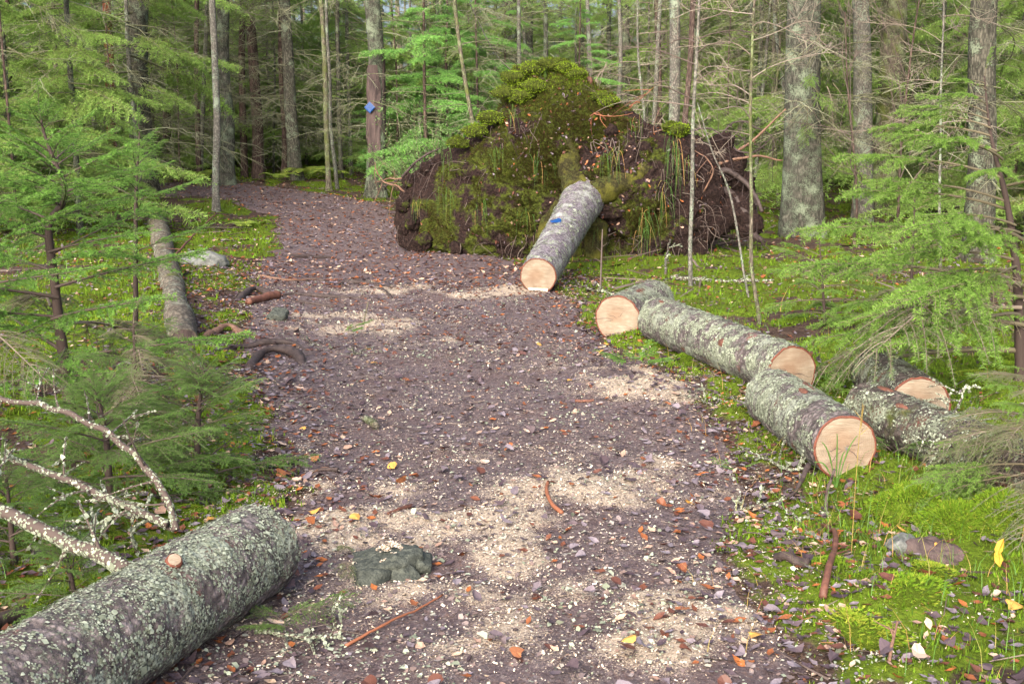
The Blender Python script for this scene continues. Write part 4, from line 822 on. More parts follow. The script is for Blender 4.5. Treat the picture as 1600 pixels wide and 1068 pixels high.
# the marker tree: bark gone from its lower stem, blue diamond nailed on it
mtree = tree('spruce_tree', 'standing dead trunk with stripped dark wood that carries the blue diamond trail marker', 'tree', 588, 583, 23, 27, 'lichen_bark', 'bare', 11, None, 71, 40)
mbse = np.array(mtree.location); sb = MB()
for a0, a1, z0, z1, off in ((-2.6, -.75, .55, 2.75, .012), (-.6, .25, .9, 3.1, .02)):
    zz = np.linspace(z0, z1, 40); aa = np.linspace(a0, a1, 12); Z_, A_ = np.meshgrid(zz, aa, indexing='ij'); edge = .35*np.sin((Z_-z0)/(z1-z0)*math.pi)
    A2 = A_*0+(a0+a1)/2+(A_-(a0+a1)/2)*(.55+edge+.25*fbm(np.stack([Z_*3, A_*2, A_*0], -1), 2, 4)); r_ = (27/FPX*mbse[1]*.5)*1.08*(1+.0*Z_)+off+.03*fbm(np.stack([A2*9, Z_*1.2, A_*0], -1), 3, 6)
    cx_ = (at(583, 0, mbse[1])-mbse); cx_ = cx_/cx_[2]
    sb.add(np.stack([cx_[0]*Z_+r_*np.cos(A2), cx_[1]*Z_+r_*np.sin(A2), Z_], -1).reshape(-1, 3), None, grid_quads(12, 40))
sb.build('stripped_wood', M['bare_wood'], mtree)
mp = at(577.5, 168, mtree.location[1]-27/FPX*mtree.location[1]*.5*1.06-.075); tm = thing('trail_marker', 'blue diamond shaped trail marker nailed to the stripped trunk', 'sign', tuple(mp), rot=(0, 0, -.12))
q = .118; mk = MB(); mk.add([[0, 0, q], [q, 0, 0], [0, 0, -q], [-q, 0, 0], [0, .02, q], [q, .02, 0], [0, .02, -q], [-q, .02, 0], [0, -.006, q*.8], [q*.8, -.006, 0], [0, -.006, -q*.8], [-q*.8, -.006, 0]], None,
    [(8, 11, 10, 9), (0, 8, 9, 1), (1, 9, 10, 2), (2, 10, 11, 3), (3, 11, 8, 0), (4, 0, 1, 5), (5, 1, 2, 6), (6, 2, 3, 7), (7, 3, 0, 4), (4, 5, 6, 7)]); mk.build('marker_plate', M['blue'], tm, smooth=False)
mk = MB(); tube([(0, -.012, .0), (0, .005, .0)], .007, 8, True, mk); mk.build('nail', M['old_wood'], tm)

# saplings with bare arching twigs
def bare_twigs(P, r, n, seed, ln, h0=.3, mat='twig', parent=None, up=.5, droop=.35, lich=False):
    rs = np.random.RandomState(seed)
    for k in range(n):
        f = h0+(1-h0)*(k+rs.rand())/n; i = min(int(f*(len(P)-1)), len(P)-2); az = rs.uniform(0, 2*math.pi); l = ln*rs.uniform(.5, 1.2)*(1.1-.6*f); dv = np.array([math.cos(az), math.sin(az), up*rs.uniform(.2, 1.4)]); u = np.linspace(0, 1, 12)[:, None]
        W = P[i]+dv*l*u+np.array([0, 0, -droop])*l*u**2+rs.normal(0, .03, 3)*np.sin(u*6)*l; mb = MB(); tube(W, np.linspace(max(r[i]*.45, .004), .002, 12), 5, False, mb, rs.uniform(.2, 1))
        for _ in range(9):
            j = rs.randint(2, 11); d2 = norm(dv+rs.normal(0, .8, 3)); l2 = l*rs.uniform(.12, .5); v = np.linspace(0, 1, 6)[:, None]; W2 = W[j]+d2*l2*v+np.array([0, 0, rs.uniform(-.2, .3)])*l2*v**2; tube(W2, np.linspace(.0035, .0015, 6), 3, False, mb, rs.uniform(.2, 1))
            for _ in range(2): d3 = norm(d2+rs.normal(0, .8, 3)); tube(W2[3]+d3*l2*.5*np.linspace(0, 1, 3)[:, None], [.002, .0018, .0013], 3, False, mb, rs.uniform(.2, 1))
        mb.build('branch', M[mat], parent)
def sapling(label, pts, r0, r1, mat, n, seed, ln, tw='twig', h0=.25, up=.5, droop=.35, name='sapling'):
    pts = np.asarray(pts, float); t = thing(name, label, 'sapling', tuple(pts[0])); o, P, r = trunk_mesh(pts-pts[0], r0, r1, 12, 60, seed, .35, 'trunk', mat, t, lump=.04); bare_twigs(P, r, n, seed, ln, h0, tw, t, up, droop); return t
sapling('straight thin grey sapling in front of the right end of the root plate', [gat(1079, 12.4, -.03, 450), at(1080, 330, 12.4), at(1080, 200, 12.4), at(1086, 90, 12.4), at(1090, 0, 12.4), at(1092, -120, 12.4)], .025, .012, 'pale_bark', 16, 811, 1.1, 'twig', .45)
sapling('pale brown sapling standing behind the long log with arching bare twigs', [gat(1187, 9.9, -.03, 515), at(1184, 400, 9.9), at(1183, 300, 9.9), at(1183, 180, 9.9), at(1188, 60, 9.9), at(1193, -40, 9.9), at(1195, -160, 9.9)], .019, .008, 'mossy_bark', 18, 812, 1.0, 'pale_twig', .45)
sapling('leaning pale stem crossing in front of the torn roots at right', [gat(1182, 11.5, 0, 370)*[1, 1, 0]+[0, 0, at(1182, 372, 11.5)[2]-.9], at(1150, 320, 11.5), at(1118, 235, 11.5), at(1096, 160, 11.5)], .014, .005, 'pale_bark', 3, 813, .35, 'pale_twig', .5)
sapling('multi twigged dark shrub between the grey and olive trunks at right', [gat(1335, 16, 0, 380), at(1330, 250, 16), at(1320, 120, 16), at(1318, 20, 16)], .022, .008, 'dark_bark', 14, 814, 1.3, 'twig', .1, 1.6, .2)
sapling('bare dark shrub right of the olive trunk', [gat(1402, 17, 0, 380), at(1408, 230, 17), at(1425, 100, 17), at(1440, -10, 17)], .024, .01, 'dark_bark', 14, 815, 1.5, 'twig', .1, 1.8, .15)
sapling('thin bare sapling far right with crossing twigs', [gat(1470, 13, 0, 420), at(1468, 260, 13), at(1462, 120, 13), at(1465, -40, 13)], .018, .008, 'pale_bark', 14, 816, 1.2, 'pale_twig', .3)
sapling('bare sapling behind the root plate with long drooping grey twigs', [gat(1010, 20, 0, 300), at(1008, 180, 20), at(1002, 80, 20), at(1000, -40, 20)], .03, .015, 'pale_bark', 16, 817, 2.2, 'pale_twig', .3, .4, .5)
sapling('bare sapling at the right behind the big speckled spruce', [gat(1215, 21, 0, 330), at(1212, 180, 21), at(1220, 60, 21), at(1216, -40, 21)], .03, .015, 'mossy_bark', 16, 818, 2.2, 'twig', .3, .5, .4)

sapling('leaning pale dead stem high behind the left shoulder of the root plate', [at(800, 112, 27), at(770, 70, 26.5), at(725, -20, 26), at(700, -70, 25.8)], .022, .012, 'pale_bark', 6, 819, .9, 'pale_twig', .1)
# bright young spruces in the middle distance
def kit_spruce(label, px, Yd, s, kn, seed, r=.032, H=6, name='young_spruce', cat='spruce', group=None, mat='dark_bark'):
    b = gat(px, Yd, -.03, 300); t = thing(name, label, cat, tuple(b), group); trunk_mesh([(0, 0, 0), (.02, 0, H*.5*s), (0, .02, H*s)], r*s, .01, 10, 24, seed, .3, 'trunk', mat, t); add_kit(t, kn, s, seed*1.3); return t
kit_spruce('bright green young spruce just right of the blue marker tree', 668, 24.5, 1.3, 'small', 901)
kit_spruce('second bright green spruce behind the left shoulder of the root plate', 745, 27.5, 1.1, 'small', 902)
kit_spruce('tall bright green spruce behind the light green bush', 700, 29, 1.5, 'small', 913)
kit_spruce('bright spruce at the left slope of the root plate, farthest of the bright ones', 790, 31, 1.3, 'small', 914)
kit_spruce('bright green spruce half hidden behind the blue marker tree', 618, 30, 1.0, 'small', 903)
kit_spruce('small spruce left of the wide-footed grey spruce', 425, 33, .8, 'small2', 904)
kit_spruce('small green spruce behind the crest of the root plate', 905, 26, .95, 'small', 905)
kit_spruce('small spruce below the reddish pine at left', 185, 21, .55, 'small2', 907)
kit_spruce('small spruce left of the slender pale trunk', 285, 26, .7, 'small2', 908)
kit_spruce('small spruce in the shade at the left picture edge', 20, 15, .7, 'small2', 909)
kit_spruce('spruce bush between the brown trunk and the right picture edge', 1590, 17, .85, 'small2', 910)
kit_spruce('small spruce behind the grey lichen trunk at right', 1335, 24, .8, 'small2', 911)
kit_spruce('small spruce behind the saplings right of the root plate', 1130, 25, .7, 'small2', 912)
# airy light green bush between marker tree and root plate
bb = gat(662, 20.5, 0, 330); bush = thing('leafy_bush', 'airy light green bush between the marker tree and the left slope of the root plate', 'bush', tuple(bb)); rs = np.random.RandomState(44); wb = MB(); lb = MB(); tips = []
for k in range(26):
    az = rs.uniform(0, 2*math.pi); dv = np.array([math.cos(az)*rs.uniform(.2, .8), math.sin(az)*rs.uniform(.2, .8), rs.uniform(.8, 1.5)]); l = rs.uniform(.8, 1.5); u = np.linspace(0, 1, 8)[:, None]; W = dv*l*u+np.array([dv[0], dv[1], -.4])*l*.4*u**2; tube(W, np.linspace(.009, .003, 8), 4, False, wb, .6)
    for _ in range(6): j = rs.randint(2, 8); d2 = norm(dv+rs.normal(0, .8, 3)); W2 = W[j]+d2*rs.uniform(.2, .5)*np.linspace(0, 1, 5)[:, None]; tube(W2, np.full(5, .003), 3, False, wb, .6); tips.append(W2)
tips = np.concatenate(tips); P = tips[rs.randint(len(tips), size=5200)]+rs.normal(0, .06, (5200, 3)); scatter(lb, LFV, LFT, P, rots(5200, .8, rs), rs.uniform(.025, .05, 5200), rs.rand(5200))
wb.build('stems', M['twig_green'], bush); lb.build('foliage', M['leaf_green'], bush)

# the rest of the wood: countable spruces up to about 48 m
rs = np.random.RandomState(93); spots = [(226, 24)]; taken = [(at(t_[2], 300, t_[4])[0], t_[4]) for t_ in TREES]+[(-2.9, 23)]
n = 0; tries = 0; KN = ['low', 'low2', 'mid', 'low', 'low2', 'small2', 'low2', 'mid']
while n < 190 and tries < 15000:
    tries += 1; Yd = 15.5+33*rs.rand()**.85; x = rs.uniform(-.56, .56)*Yd
    if pmask(x, Yd) > -1.3 and Yd < 29: continue
    if min(math.hypot(x-a, Yd-b) for a, b in taken) < 1.05: continue
    if abs(x+2.3) < 1.7 and Yd < 30: continue
    if Yd < 27 and -6.6 < x < 4.8: continue
    if Yd < 20 and not (x < -7.2 or x > 6.2): continue
    taken.append((x, Yd)); kn = KN[n % 8]; r = rs.uniform(.03, .075); t = thing('spruce_tree', 'spruce with hanging boughs among many others in the dense background wood', 'spruce', (x, Yd, float(gz(x, Yd))-.05), 'spruces of the background wood')
    trunk_mesh([(0, 0, 0), (rs.normal(0, .1), 0, 6), (rs.normal(0, .2), 0, 9.5)], r, r*.4, 10, 26, 1000+n, .4, 'trunk', ['mossy_bark', 'spruce_bark', 'lichen_bark', 'pale_bark'][n % 4], t); add_kit(t, kn, rs.uniform(.85, 1.15), rs.uniform(0, 6.3)); n += 1
for k, (px, Yd, kn) in enumerate([(20, 17, 'low'), (120, 16.5, 'low2'), (-40, 15, 'low2'), (320, 31, 'low2'), (368, 32, 'low'), (425, 34, 'low2'), (480, 33, 'low'), (540, 35, 'low2'), (1450, 20, 'low2'), (1570, 18, 'low'), (1610, 16, 'low2')]):
    b = gat(px, Yd, -.05, 290); t = thing('spruce_tree', 'spruce with hanging boughs among many others in the dense background wood', 'spruce', tuple(b), 'spruces of the background wood'); trunk_mesh([(0, 0, 0), (.03, 0, 5), (0, .05, 8.5)], .045, .02, 9, 20, 1300+k, .4, 'trunk', 'lichen_bark', t); add_kit(t, kn, rs.uniform(.85, 1.05), rs.uniform(0, 6.3))
for k in range(60):
    Yd = 22+26*rs.rand(); x = rs.uniform(-.5, .5)*Yd
    if (pmask(x, Yd) > -1.0 and Yd < 29) or (abs(x) < 4 and Yd < 22): continue
    t = thing('thin_tree', 'thin pale bare stem among the spruces of the background wood', 'tree', (x, Yd, float(gz(x, Yd))-.05), 'thin stems of the background wood'); trunk_mesh([(0, 0, 0), (rs.normal(0, .25), 0, 5), (rs.normal(0, .5), 0, 9.5)], rs.uniform(.035, .065), .02, 8, 22, 1500+k, .3, 'trunk', ['pale_bark', 'lichen_bark', 'pale_bark', 'mossy_bark'][k % 4], t)
    if k % 2: place('twigs', KIT['bare'][1], t, mat=Matrix.Rotation(k, 4, 'Z') @ Matrix.Scale(rs.uniform(.7, .95), 4))
# and far beyond, the wood as one mass
far = MB(); farw = MB()
for k in range(170):
    Yd = 46+36*rs.rand(); x = rs.uniform(-.62, .62)*Yd; z = float(gz(x, Yd)); W, N = crown(.4, rs.uniform(9.5, 12.5), 3.0, 15, 3000+k, True, -.2, kit=LIMBT)
    m = Matrix.Translation((x, Yd, z))
    for lst, dst in ((N, far),):
        for b, mm in lst:
            m2 = np.array(m @ mm); V = np.concatenate(b.v)[:, :]; tri = len(V)//3; keep = np.arange(tri)[k % 5::5]; V = V.reshape(-1, 3, 3)[keep]; c = V.mean(1, keepdims=True); V = c+(V-c)*3.2
            V = V.reshape(-1, 3)@m2[:3, :3].T+m2[:3, 3]; dst.add(V, np.arange(len(V)).reshape(-1, 3), None, np.concatenate(b.a).reshape(-1, 3)[keep].ravel())
    tube([(x, Yd, z), (x+rs.normal(0, .2), Yd, z+10.5)], [rs.uniform(.08, .16), .05], 7, False, farw, rs.rand())
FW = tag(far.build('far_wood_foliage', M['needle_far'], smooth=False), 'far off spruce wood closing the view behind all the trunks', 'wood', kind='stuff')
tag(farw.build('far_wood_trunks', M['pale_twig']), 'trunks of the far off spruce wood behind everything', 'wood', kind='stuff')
# ------------------------------------------------------------------ stones, hummocks, roots, sticks
def lump(name, label, cat, c, size, mat, seed, amp=.3, facets=0, cap=None, extra=None, nlat=36, parent=None):
    a = np.linspace(0, math.pi, nlat); b = np.linspace(0, 2*math.pi, nlat*2, endpoint=False); A, B = np.meshgrid(a, b, indexing='ij'); U3 = np.stack([np.sin(A)*np.cos(B), np.sin(A)*np.sin(B), np.cos(A)], -1)
    q = U3.copy(); rs = np.random.RandomState(seed)
    if facets:
        D = norm(rs.normal(size=(facets, 3))); h = rs.uniform(.62, .95, facets); dd = np.einsum('ijk,fk->ijf', U3, D); lim = np.where(dd > .05, h/np.maximum(dd, .05), 9).min(-1); q = U3*np.minimum(lim, 1.15)[..., None]
    q = q*(1+amp*fbm(U3*1.4+seed*3, 3, seed)+.10*fbm(U3*6+seed, 4, seed+1))[..., None]*np.asarray(size)
    n2 = nlat*2; i_ = np.arange(nlat-1)[:, None]*n2; j_ = np.arange(n2)[None]; m = MB(); m.add(q.reshape(-1, 3), None, np.stack([i_+j_, i_+n2+j_, i_+n2+(j_+1) % n2, i_+(j_+1) % n2], -1).reshape(-1, 4))
    o = m.build(name, M[mat], parent, loc=tuple(c), extra=extra(q, U3) if extra else None)
    if label: tag(o, label, cat)
    return o, q
def onfloor(px, py, dz=0.0):
    p = hit(px, py); p[2] = float(surf(p[0], p[1]))+dz; return p
st = onfloor(600, 905, 0); stt = thing('stone', 'dark grey green cracked stone poking out of the sawdust near the left log', 'stone', tuple(st))
lump('stone_body', None, None, (.0, .09, -.015), (.175, .15, .125), 'stone', 5, .06, 20, parent=stt); lump('stone_slab', None, None, (-.045, -.03, -.02), (.13, .09, .085), 'stone', 9, .06, 14, nlat=24, parent=stt)
lump('stone_chip', None, None, (.14, .06, .0), (.06, .06, .07), 'stone', 15, .12, 9, nlat=18, parent=stt); lump('stone_block', None, None, (.07, -.005, -.005), (.085, .08, .085), 'stone', 22, .1, 9, nlat=20, parent=stt)
rs = np.random.RandomState(12); dm = MB(); P = np.stack([st[0]+rs.normal(.01, .11, 2600), st[1]+rs.normal(.05, .10, 2600), np.zeros(2600)], -1); e = ((P[:, 0]-st[0])/.155)**2+((P[:, 1]-st[1]-.10)/.14)**2; P = P[(e < .95) & (fbm(p2(P[:, 0], P[:, 1], 14), 2, 3) > .12)]
e = ((P[:, 0]-st[0])/.155)**2+((P[:, 1]-st[1]-.10)/.14)**2; P[:, 2] = st[2]-.015+.125*.84*np.sqrt(np.maximum(0, 1-e))
CHV = np.array([[-.5, -.25, 0], [.5, -.2, .05], [.45, .25, 0], [-.5, .2, .08]]); CHT = [(0, 1, 2), (0, 2, 3)]
scatter(dm, CHV, CHT, P-st, rots(len(P), .5, rs), rs.uniform(.006, .014, len(P)), rs.rand(len(P))); tag(dm.build('sawdust', M['sawdust'], stt), kind='stuff')
lump('stone', 'pale grey angular rock at the left edge of the path beside the old grey log', 'stone', onfloor(316, 412, .0), (.26, .22, .15), 'pale_stone', 31, .15, 12)
lump('stone', 'small grey stone beside the pale sawdust patch on the left', 'stone', onfloor(432, 502, .02), (.105, .08, .085), 'stone', 37, .12, 10)
lump('stone', 'small grey stone in the moss at lower right, next to the dark wet stump', 'stone', onfloor(1408, 872, .01), (.075, .06, .04), 'pale_stone', 41, .15, 9)
lump('rotten_stump', 'dark wet rotten stump flush with the moss at lower right', 'stump', onfloor(1455, 878, -.02), (.11, .10, .07), 'bare_wood', 47, .45, 8)
def hummock(label, px, py, size, seed):
    c = onfloor(px, py, .03); o, q = lump('moss_hummock', label, 'moss', c, size, 'ground', seed, .3, 0, extra=lambda q, u: {'moss': np.full(len(q.reshape(-1, 3)), .95)}, nlat=30)
    rs = np.random.RandomState(seed); f = q.reshape(-1, 3); f = f[f[:, 2] > -.01]; k = rs.randint(len(f), size=5200); N = norm(f[k]/np.asarray(size)+rs.normal(0, .35, (5200, 3))); F = frames(N, rs); R = np.stack([F[:, :, 1], F[:, :, 2], F[:, :, 0]], -1)
    t = MB(); scatter(t, TUFV, TUFT, f[k]+rs.normal(0, .006, (5200, 3)), R, rs.uniform(.010, .022, 5200), np.clip(rs.normal(.62, .22, 5200), 0, 1)); tag(t.build('moss_tuft', M['moss'], o), kind='stuff')
hummock('bright moss hummock below the nearest sawn face, left of the grass', 1430, 812, (.19, .15, .10), 51)
hummock('round moss hummock at the right picture edge', 1572, 842, (.15, .15, .13), 52)
hummock('yellow green moss clump behind the left log at the left picture edge', 84, 962, (.07, .06, .05), 57)
hummock('flat moss cushion behind the rotten stump at lower right', 1498, 835, (.17, .12, .07), 53)
# tree roots worn bare on the path
for pts, r, mt in (([(368, 470), (385, 462), (400, 458), (418, 464), (430, 470)], .032, 'root_dark'), ([(428, 466), (460, 462), (495, 466), (540, 468), (600, 470)], .022, 'root_dark'), ([(455, 472), (490, 478), (530, 482)], .018, 'root_dark'),
                   ([(318, 532), (340, 520), (362, 516), (388, 526)], .03, 'root_brown'), ([(330, 556), (370, 546), (420, 540), (460, 542), (482, 551)], .024, 'root_dark'), ([(388, 575), (405, 562), (432, 555), (462, 560), (474, 572)], .034, 'root_dark'),
                   ([(522, 452), (535, 446), (552, 446), (580, 446), (612, 450)], .024, 'root_dark'), ([(590, 455), (604, 462), (612, 470)], .016, 'root_dark'), ([(483, 436), (510, 442)], .02, 'root_dark'), ([(440, 402), (480, 404), (520, 404)], .03, 'root_dark'), ([(560, 446), (600, 452), (640, 455)], .014, 'root_dark'), ([(395, 430), (450, 440), (500, 438)], .015, 'root_brown')):
    P = np.array([onfloor(*p) for p in pts]); n_ = 34; P = spline(P, n_); u = np.linspace(0, 1, n_); P[:, 2] = surf(P[:, 0], P[:, 1])+r*(1.5*np.sin(u*math.pi)**.6-.9)+(.03 if r > .03 else .0)*np.sin(u*math.pi)
    f = MB(); tube(P, r*(1+.25*np.sin(u*9+r*400)), 10, True, f, .3, wob=(.06, .2), seed=int(r*999)); f.build('tree_root', M[mt], PATH)
def stick(name, label, cat, pts, r0, r1, mat, seed, lift=0.0, twigs=0, sides=8, n=26, fork=.12, free=None):
    P = spline(np.array([onfloor(*p) for p in pts]), n); P[:, 2] = surf(P[:, 0], P[:, 1])+np.linspace(r0, r1, n)*.8+lift*np.sin(np.linspace(0, math.pi, n))
    if free is not None: P[:, 2] += np.interp(np.linspace(0, 1, n), np.linspace(0, 1, len(free)), free)
    c = P[0].copy(); t = thing(name, label, cat, tuple(c)); mb = MB(); P = P-c; tube(P, np.linspace(r0, r1, n), sides, True, mb, .5, wob=(.03, .2), seed=seed); mb.build('stem', M[mat], t); rs = np.random.RandomState(seed)
    for k in range(twigs):
        i = rs.randint(3, n-2); dv = norm(rs.normal(size=3)*np.array([1, 1, .4])+np.array([0, 0, .3])); l = fork*rs.uniform(.5, 1.2); m2 = MB(); W = P[i]+dv*l*np.linspace(0, 1, 6)[:, None]; tube(W, np.linspace(r1*.7+.001, .0012, 6), 5, False, m2, .5); m2.build('twig', M[mat], t)
    return t
stick('stick', 'thin reddish curved stick lying on the path in front of the cracked stone', 'stick', [(540, 1016), (600, 992), (650, 966), (692, 938)], .006, .003, 'red_twig', 1, .02)
stick('bark_roll', 'reddish brown rolled piece of bark lying by the roots on the left of the path', 'bark', [(388, 476), (412, 472), (434, 468)], .034, .045, 'rust_bark', 2)
stick('stick', 'short greenish cut branch piece on the middle of the path', 'stick', [(570, 662), (580, 668), (587, 676)], .022, .026, 'old_wood', 3)
stick('stick', 'small brown curved bark curl standing on the sawdust right of the path centre', 'stick', [(856, 768), (854, 784), (862, 800), (878, 812)], .008, .010, 'red_twig', 4, .015)
stick('stick', 'brown stick end lying on the large sawdust patch behind the cracked stone', 'stick', [(606, 816), (625, 808), (643, 800)], .006, .011, 'rust_bark', 5)
stick('stick', 'dark short stick at the left side of the path above the big log', 'stick', [(498, 738), (514, 739), (528, 740)], .010, .012, 'root_dark', 6)
stick('stick', 'orange brown stick with lichen standing crookedly in the moss at lower right', 'stick', [(1284, 962), (1296, 918), (1304, 878), (1298, 846), (1276, 826)], .014, .008, 'rust_bark', 7, .03, 3)
stick('stick', 'dark rotten stick piece at the mossy edge of the path in the lower right', 'stick', [(1212, 892), (1230, 902), (1262, 914)], .017, .02, 'root_dark', 8)
stick('stick', 'dark slanting stick leaning at the moss edge left of the nearest sawn face', 'stick', [(1224, 786), (1242, 778), (1262, 756)], .005, .014, 'root_dark', 9, .0, free=[0, .02, .07])
stick('stick', 'dark twig bending up from the moss below the nearest sawn face', 'stick', [(1290, 806), (1292, 786), (1302, 770)], .009, .006, 'twig', 10, 0, 2, free=[0, .03, .09])
stick('stick', 'brown forked twig upright in the moss at the bottom right', 'stick', [(1388, 1058), (1392, 1046), (1398, 1036)], .006, .004, 'root_brown', 11, 0, 3, free=[0, .05, .11], fork=.07)
stick('stick', 'pair of pale dry twigs lying under the half dead spruce bush', 'stick', [(1440, 802), (1470, 790), (1502, 778)], .006, .004, 'pale_twig', 12, .02, 2, free=[.02, .05, .1], fork=.2)
stick('stick', 'thin dark twig across the moss and leaves at the lower right path edge', 'stick', [(1160, 842), (1200, 852), (1240, 874), (1290, 900)], .003, .002, 'twig', 13, .02, 2)
stick('stick', 'long thin dark stick lying left of the butt log on the far path', 'stick', [(770, 428), (790, 430), (812, 431)], .012, .012, 'root_dark', 14)
stick('stick', 'small brown stick pieces in front of the left log end', 'stick', [(486, 742), (505, 735), (520, 738)], .006, .006, 'root_brown', 15)
stick('stick', 'dark stick in the leaves near the longest log', 'stick', [(898, 630), (914, 632), (928, 631)], .010, .008, 'rust_bark', 16)
stick('stick', 'upright thin dark dead stem between the butt log and the short thick log', 'stick', [(938, 458), (939, 452), (940, 448)], .011, .006, 'twig', 17, 0, 4, free=[0, .3, .62], fork=.12)
stick('stick', 'small dark upright twig with moss on the far sawdust patch', 'stick', [(568, 512), (572, 508), (576, 505)], .008, .005, 'twig_green', 18, 0, 3, free=[0, .07, .16], fork=.05)
stick('stick', 'dark purple rotten branch piece at the left picture edge behind the big left log', 'stick', [(-30, 1012), (10, 985), (62, 962)], .030, .024, 'root_dark', 21, .02)
stick('stick', 'bare brown stick rising to the right out of the boughs of the crooked young spruce', 'stick', [(268, 452), (300, 425), (342, 395)], .012, .008, 'rust_bark', 22, 0, 2, free=[.25, .35, .5], fork=.2)
# lichen grown fallen branches
def fallen_lichen(label, pts, r, seed, tw, lich, free=None, tl=.25, lsize=.009):
    P = np.array([onfloor(*p) for p in pts]); P[:, 2] += r+(np.asarray(free) if free is not None else 0); t = thing('fallen_branch', label, 'branch', tuple(P[0])); lichen_branch(list(P-P[0]), r, r*.5, t, seed, tw, tl, 40, 'twig', lich, lsize, 'stem', tz=.3)
fallen_lichen('lichen grown branch lying across the moss behind the short thick log', [(1048, 437), (1100, 440), (1160, 441), (1210, 440)], .024, 41, 6, 900, None, .3, .014)
fallen_lichen('lichen branch arching up from the ground beside the grey sapling', [(1040, 430), (1042, 408), (1056, 392), (1082, 378)], .014, 42, 5, 600, [0, .12, .25, .28], .2, .014)
fallen_lichen('thin lichen branch lying between the butt log and the short thick log', [(888, 432), (905, 446), (930, 458), (955, 462)], .014, 43, 5, 500, None, .2, .013)
fallen_lichen('lichen twigs scattered on the ground right of the left log end', [(400, 998), (440, 1010), (490, 1016), (540, 1014)], .006, 44, 9, 800, [0, .02, .02, 0], .16, .008)
fallen_lichen('lichen tufted twig in the moss below the nearest log', [(1150, 700), (1190, 722), (1230, 738), (1258, 742)], .006, 45, 9, 750, None, .14, .009)
fallen_lichen('lichen twig along the moss edge in the lower right', [(1120, 812), (1170, 800), (1220, 806), (1275, 830)], .006, 46, 10, 800, [0, .02, .03, 0], .15, .008)
fallen_lichen('lichen twigs by the roots on the left path edge', [(470, 530), (500, 545), (530, 552), (560, 556)], .008, 47, 7, 500, None, .2, .010)
fallen_lichen('lichen twigs on the moss left of the longest log', [(1040, 600), (1080, 606), (1110, 640), (1140, 640)], .006, 48, 8, 700, None, .2, .009)
fallen_lichen('grey lichen twig hanging in front of the half dead spruce bush', [(1445, 760), (1460, 756), (1490, 700), (1500, 690)], .008, 49, 9, 700, [.05, .12, .2, .3], .2, .009)
# spruce sprigs torn off and lying about
def sprig(label, px, py, n, L, kind, seed):
    c = onfloor(px, py, .02); t = thing('spruce_sprig', label, 'sprig', tuple(c)); rs = np.random.RandomState(seed)
    for k in range(n): limb(t, kind, Vector((rs.normal(0, L*.12), rs.normal(0, L*.2), rs.uniform(.0, .03))), rs.uniform(0, 6.28) if k else .1, rs.uniform(.05, .3), L*rs.uniform(.7, 1.1), rs, rs.uniform(-.6, .6))
sprig('green spruce sprig lying on the path left of the longest log', 985, 580, 6, .34, 'young', 1); sprig('small green sprig left of the nearest log end', 1156, 744, 3, .13, 'young', 2); sprig('dull green sprig on the lichen twigs right of the left log', 448, 985, 5, .2, 'dense', 3)
sprig('green sprig by the pale sawdust patch at the left', 545, 528, 4, .22, 'young', 4); sprig('olive sprig standing in the sawdust left of the cracked stone', 544, 890, 3, .16, 'dry', 5); sprig('dark green sprig lying behind the end of the left log', 330, 752, 5, .24, 'dense', 6)
sprig('green sprigs under the right end of the nearest log', 1390, 735, 4, .22, 'dense', 7); sprig('mossy sprig beside the longest log where the nearest log begins', 1300, 605, 5, .25, 'young', 8)
# ferns
def fern(label, px, py, s, n, seed):
    c = onfloor(px, py, 0); t = thing('fern', label, 'fern', tuple(c)); rs = np.random.RandomState(seed)
    for k in range(n):
        az = k*2.4+rs.uniform(-.4, .4); l = s*rs.uniform(.7, 1.1); u = np.linspace(0, 1, 22); ax = np.stack([np.cos(az)*l*u*.8, np.sin(az)*l*u*.8, l*(.95*u-.75*u**2)], -1); sd = np.array([-math.sin(az), math.cos(az), 0]); mb = MB(); tube(ax, np.linspace(.004, .001, 22)*s*1.5, 3, False, mb, .3)
        for i in range(4, 21):
            w = l*.24*math.sin((i-2)/20*math.pi)**.8; d_ = norm(ax[i]-ax[i-1])
            for q in (-1, 1): e = sd*q*w+d_*w*.35+np.array([0, 0, -.15*w]); mb.add([ax[i]-d_*l*.016, ax[i]+d_*l*.018, ax[i]+e*.6+d_*l*.02, ax[i]+e], [(0, 1, 2), (0, 2, 3)], None, rs.rand())
        mb.build('frond', M['fern'], t)
fern('yellow green fern between the wide-footed grey spruce and the thin curved trunk', 482, 281, .95, 9, 1); fern('small yellow fern right of the thin curved trunk', 520, 279, .75, 7, 2); fern('fern left of the slender pale trunk in the shade', 316, 285, .9, 8, 3)
fern('small pale fern at the mossy path edge below the slender pale trunk', 378, 358, .4, 7, 4); fern('yellow fern just left of the wide-footed grey spruce', 437, 283, .6, 6, 5); fern('small fern at the mossy corner of the left path edge', 402, 352, .3, 6, 6)
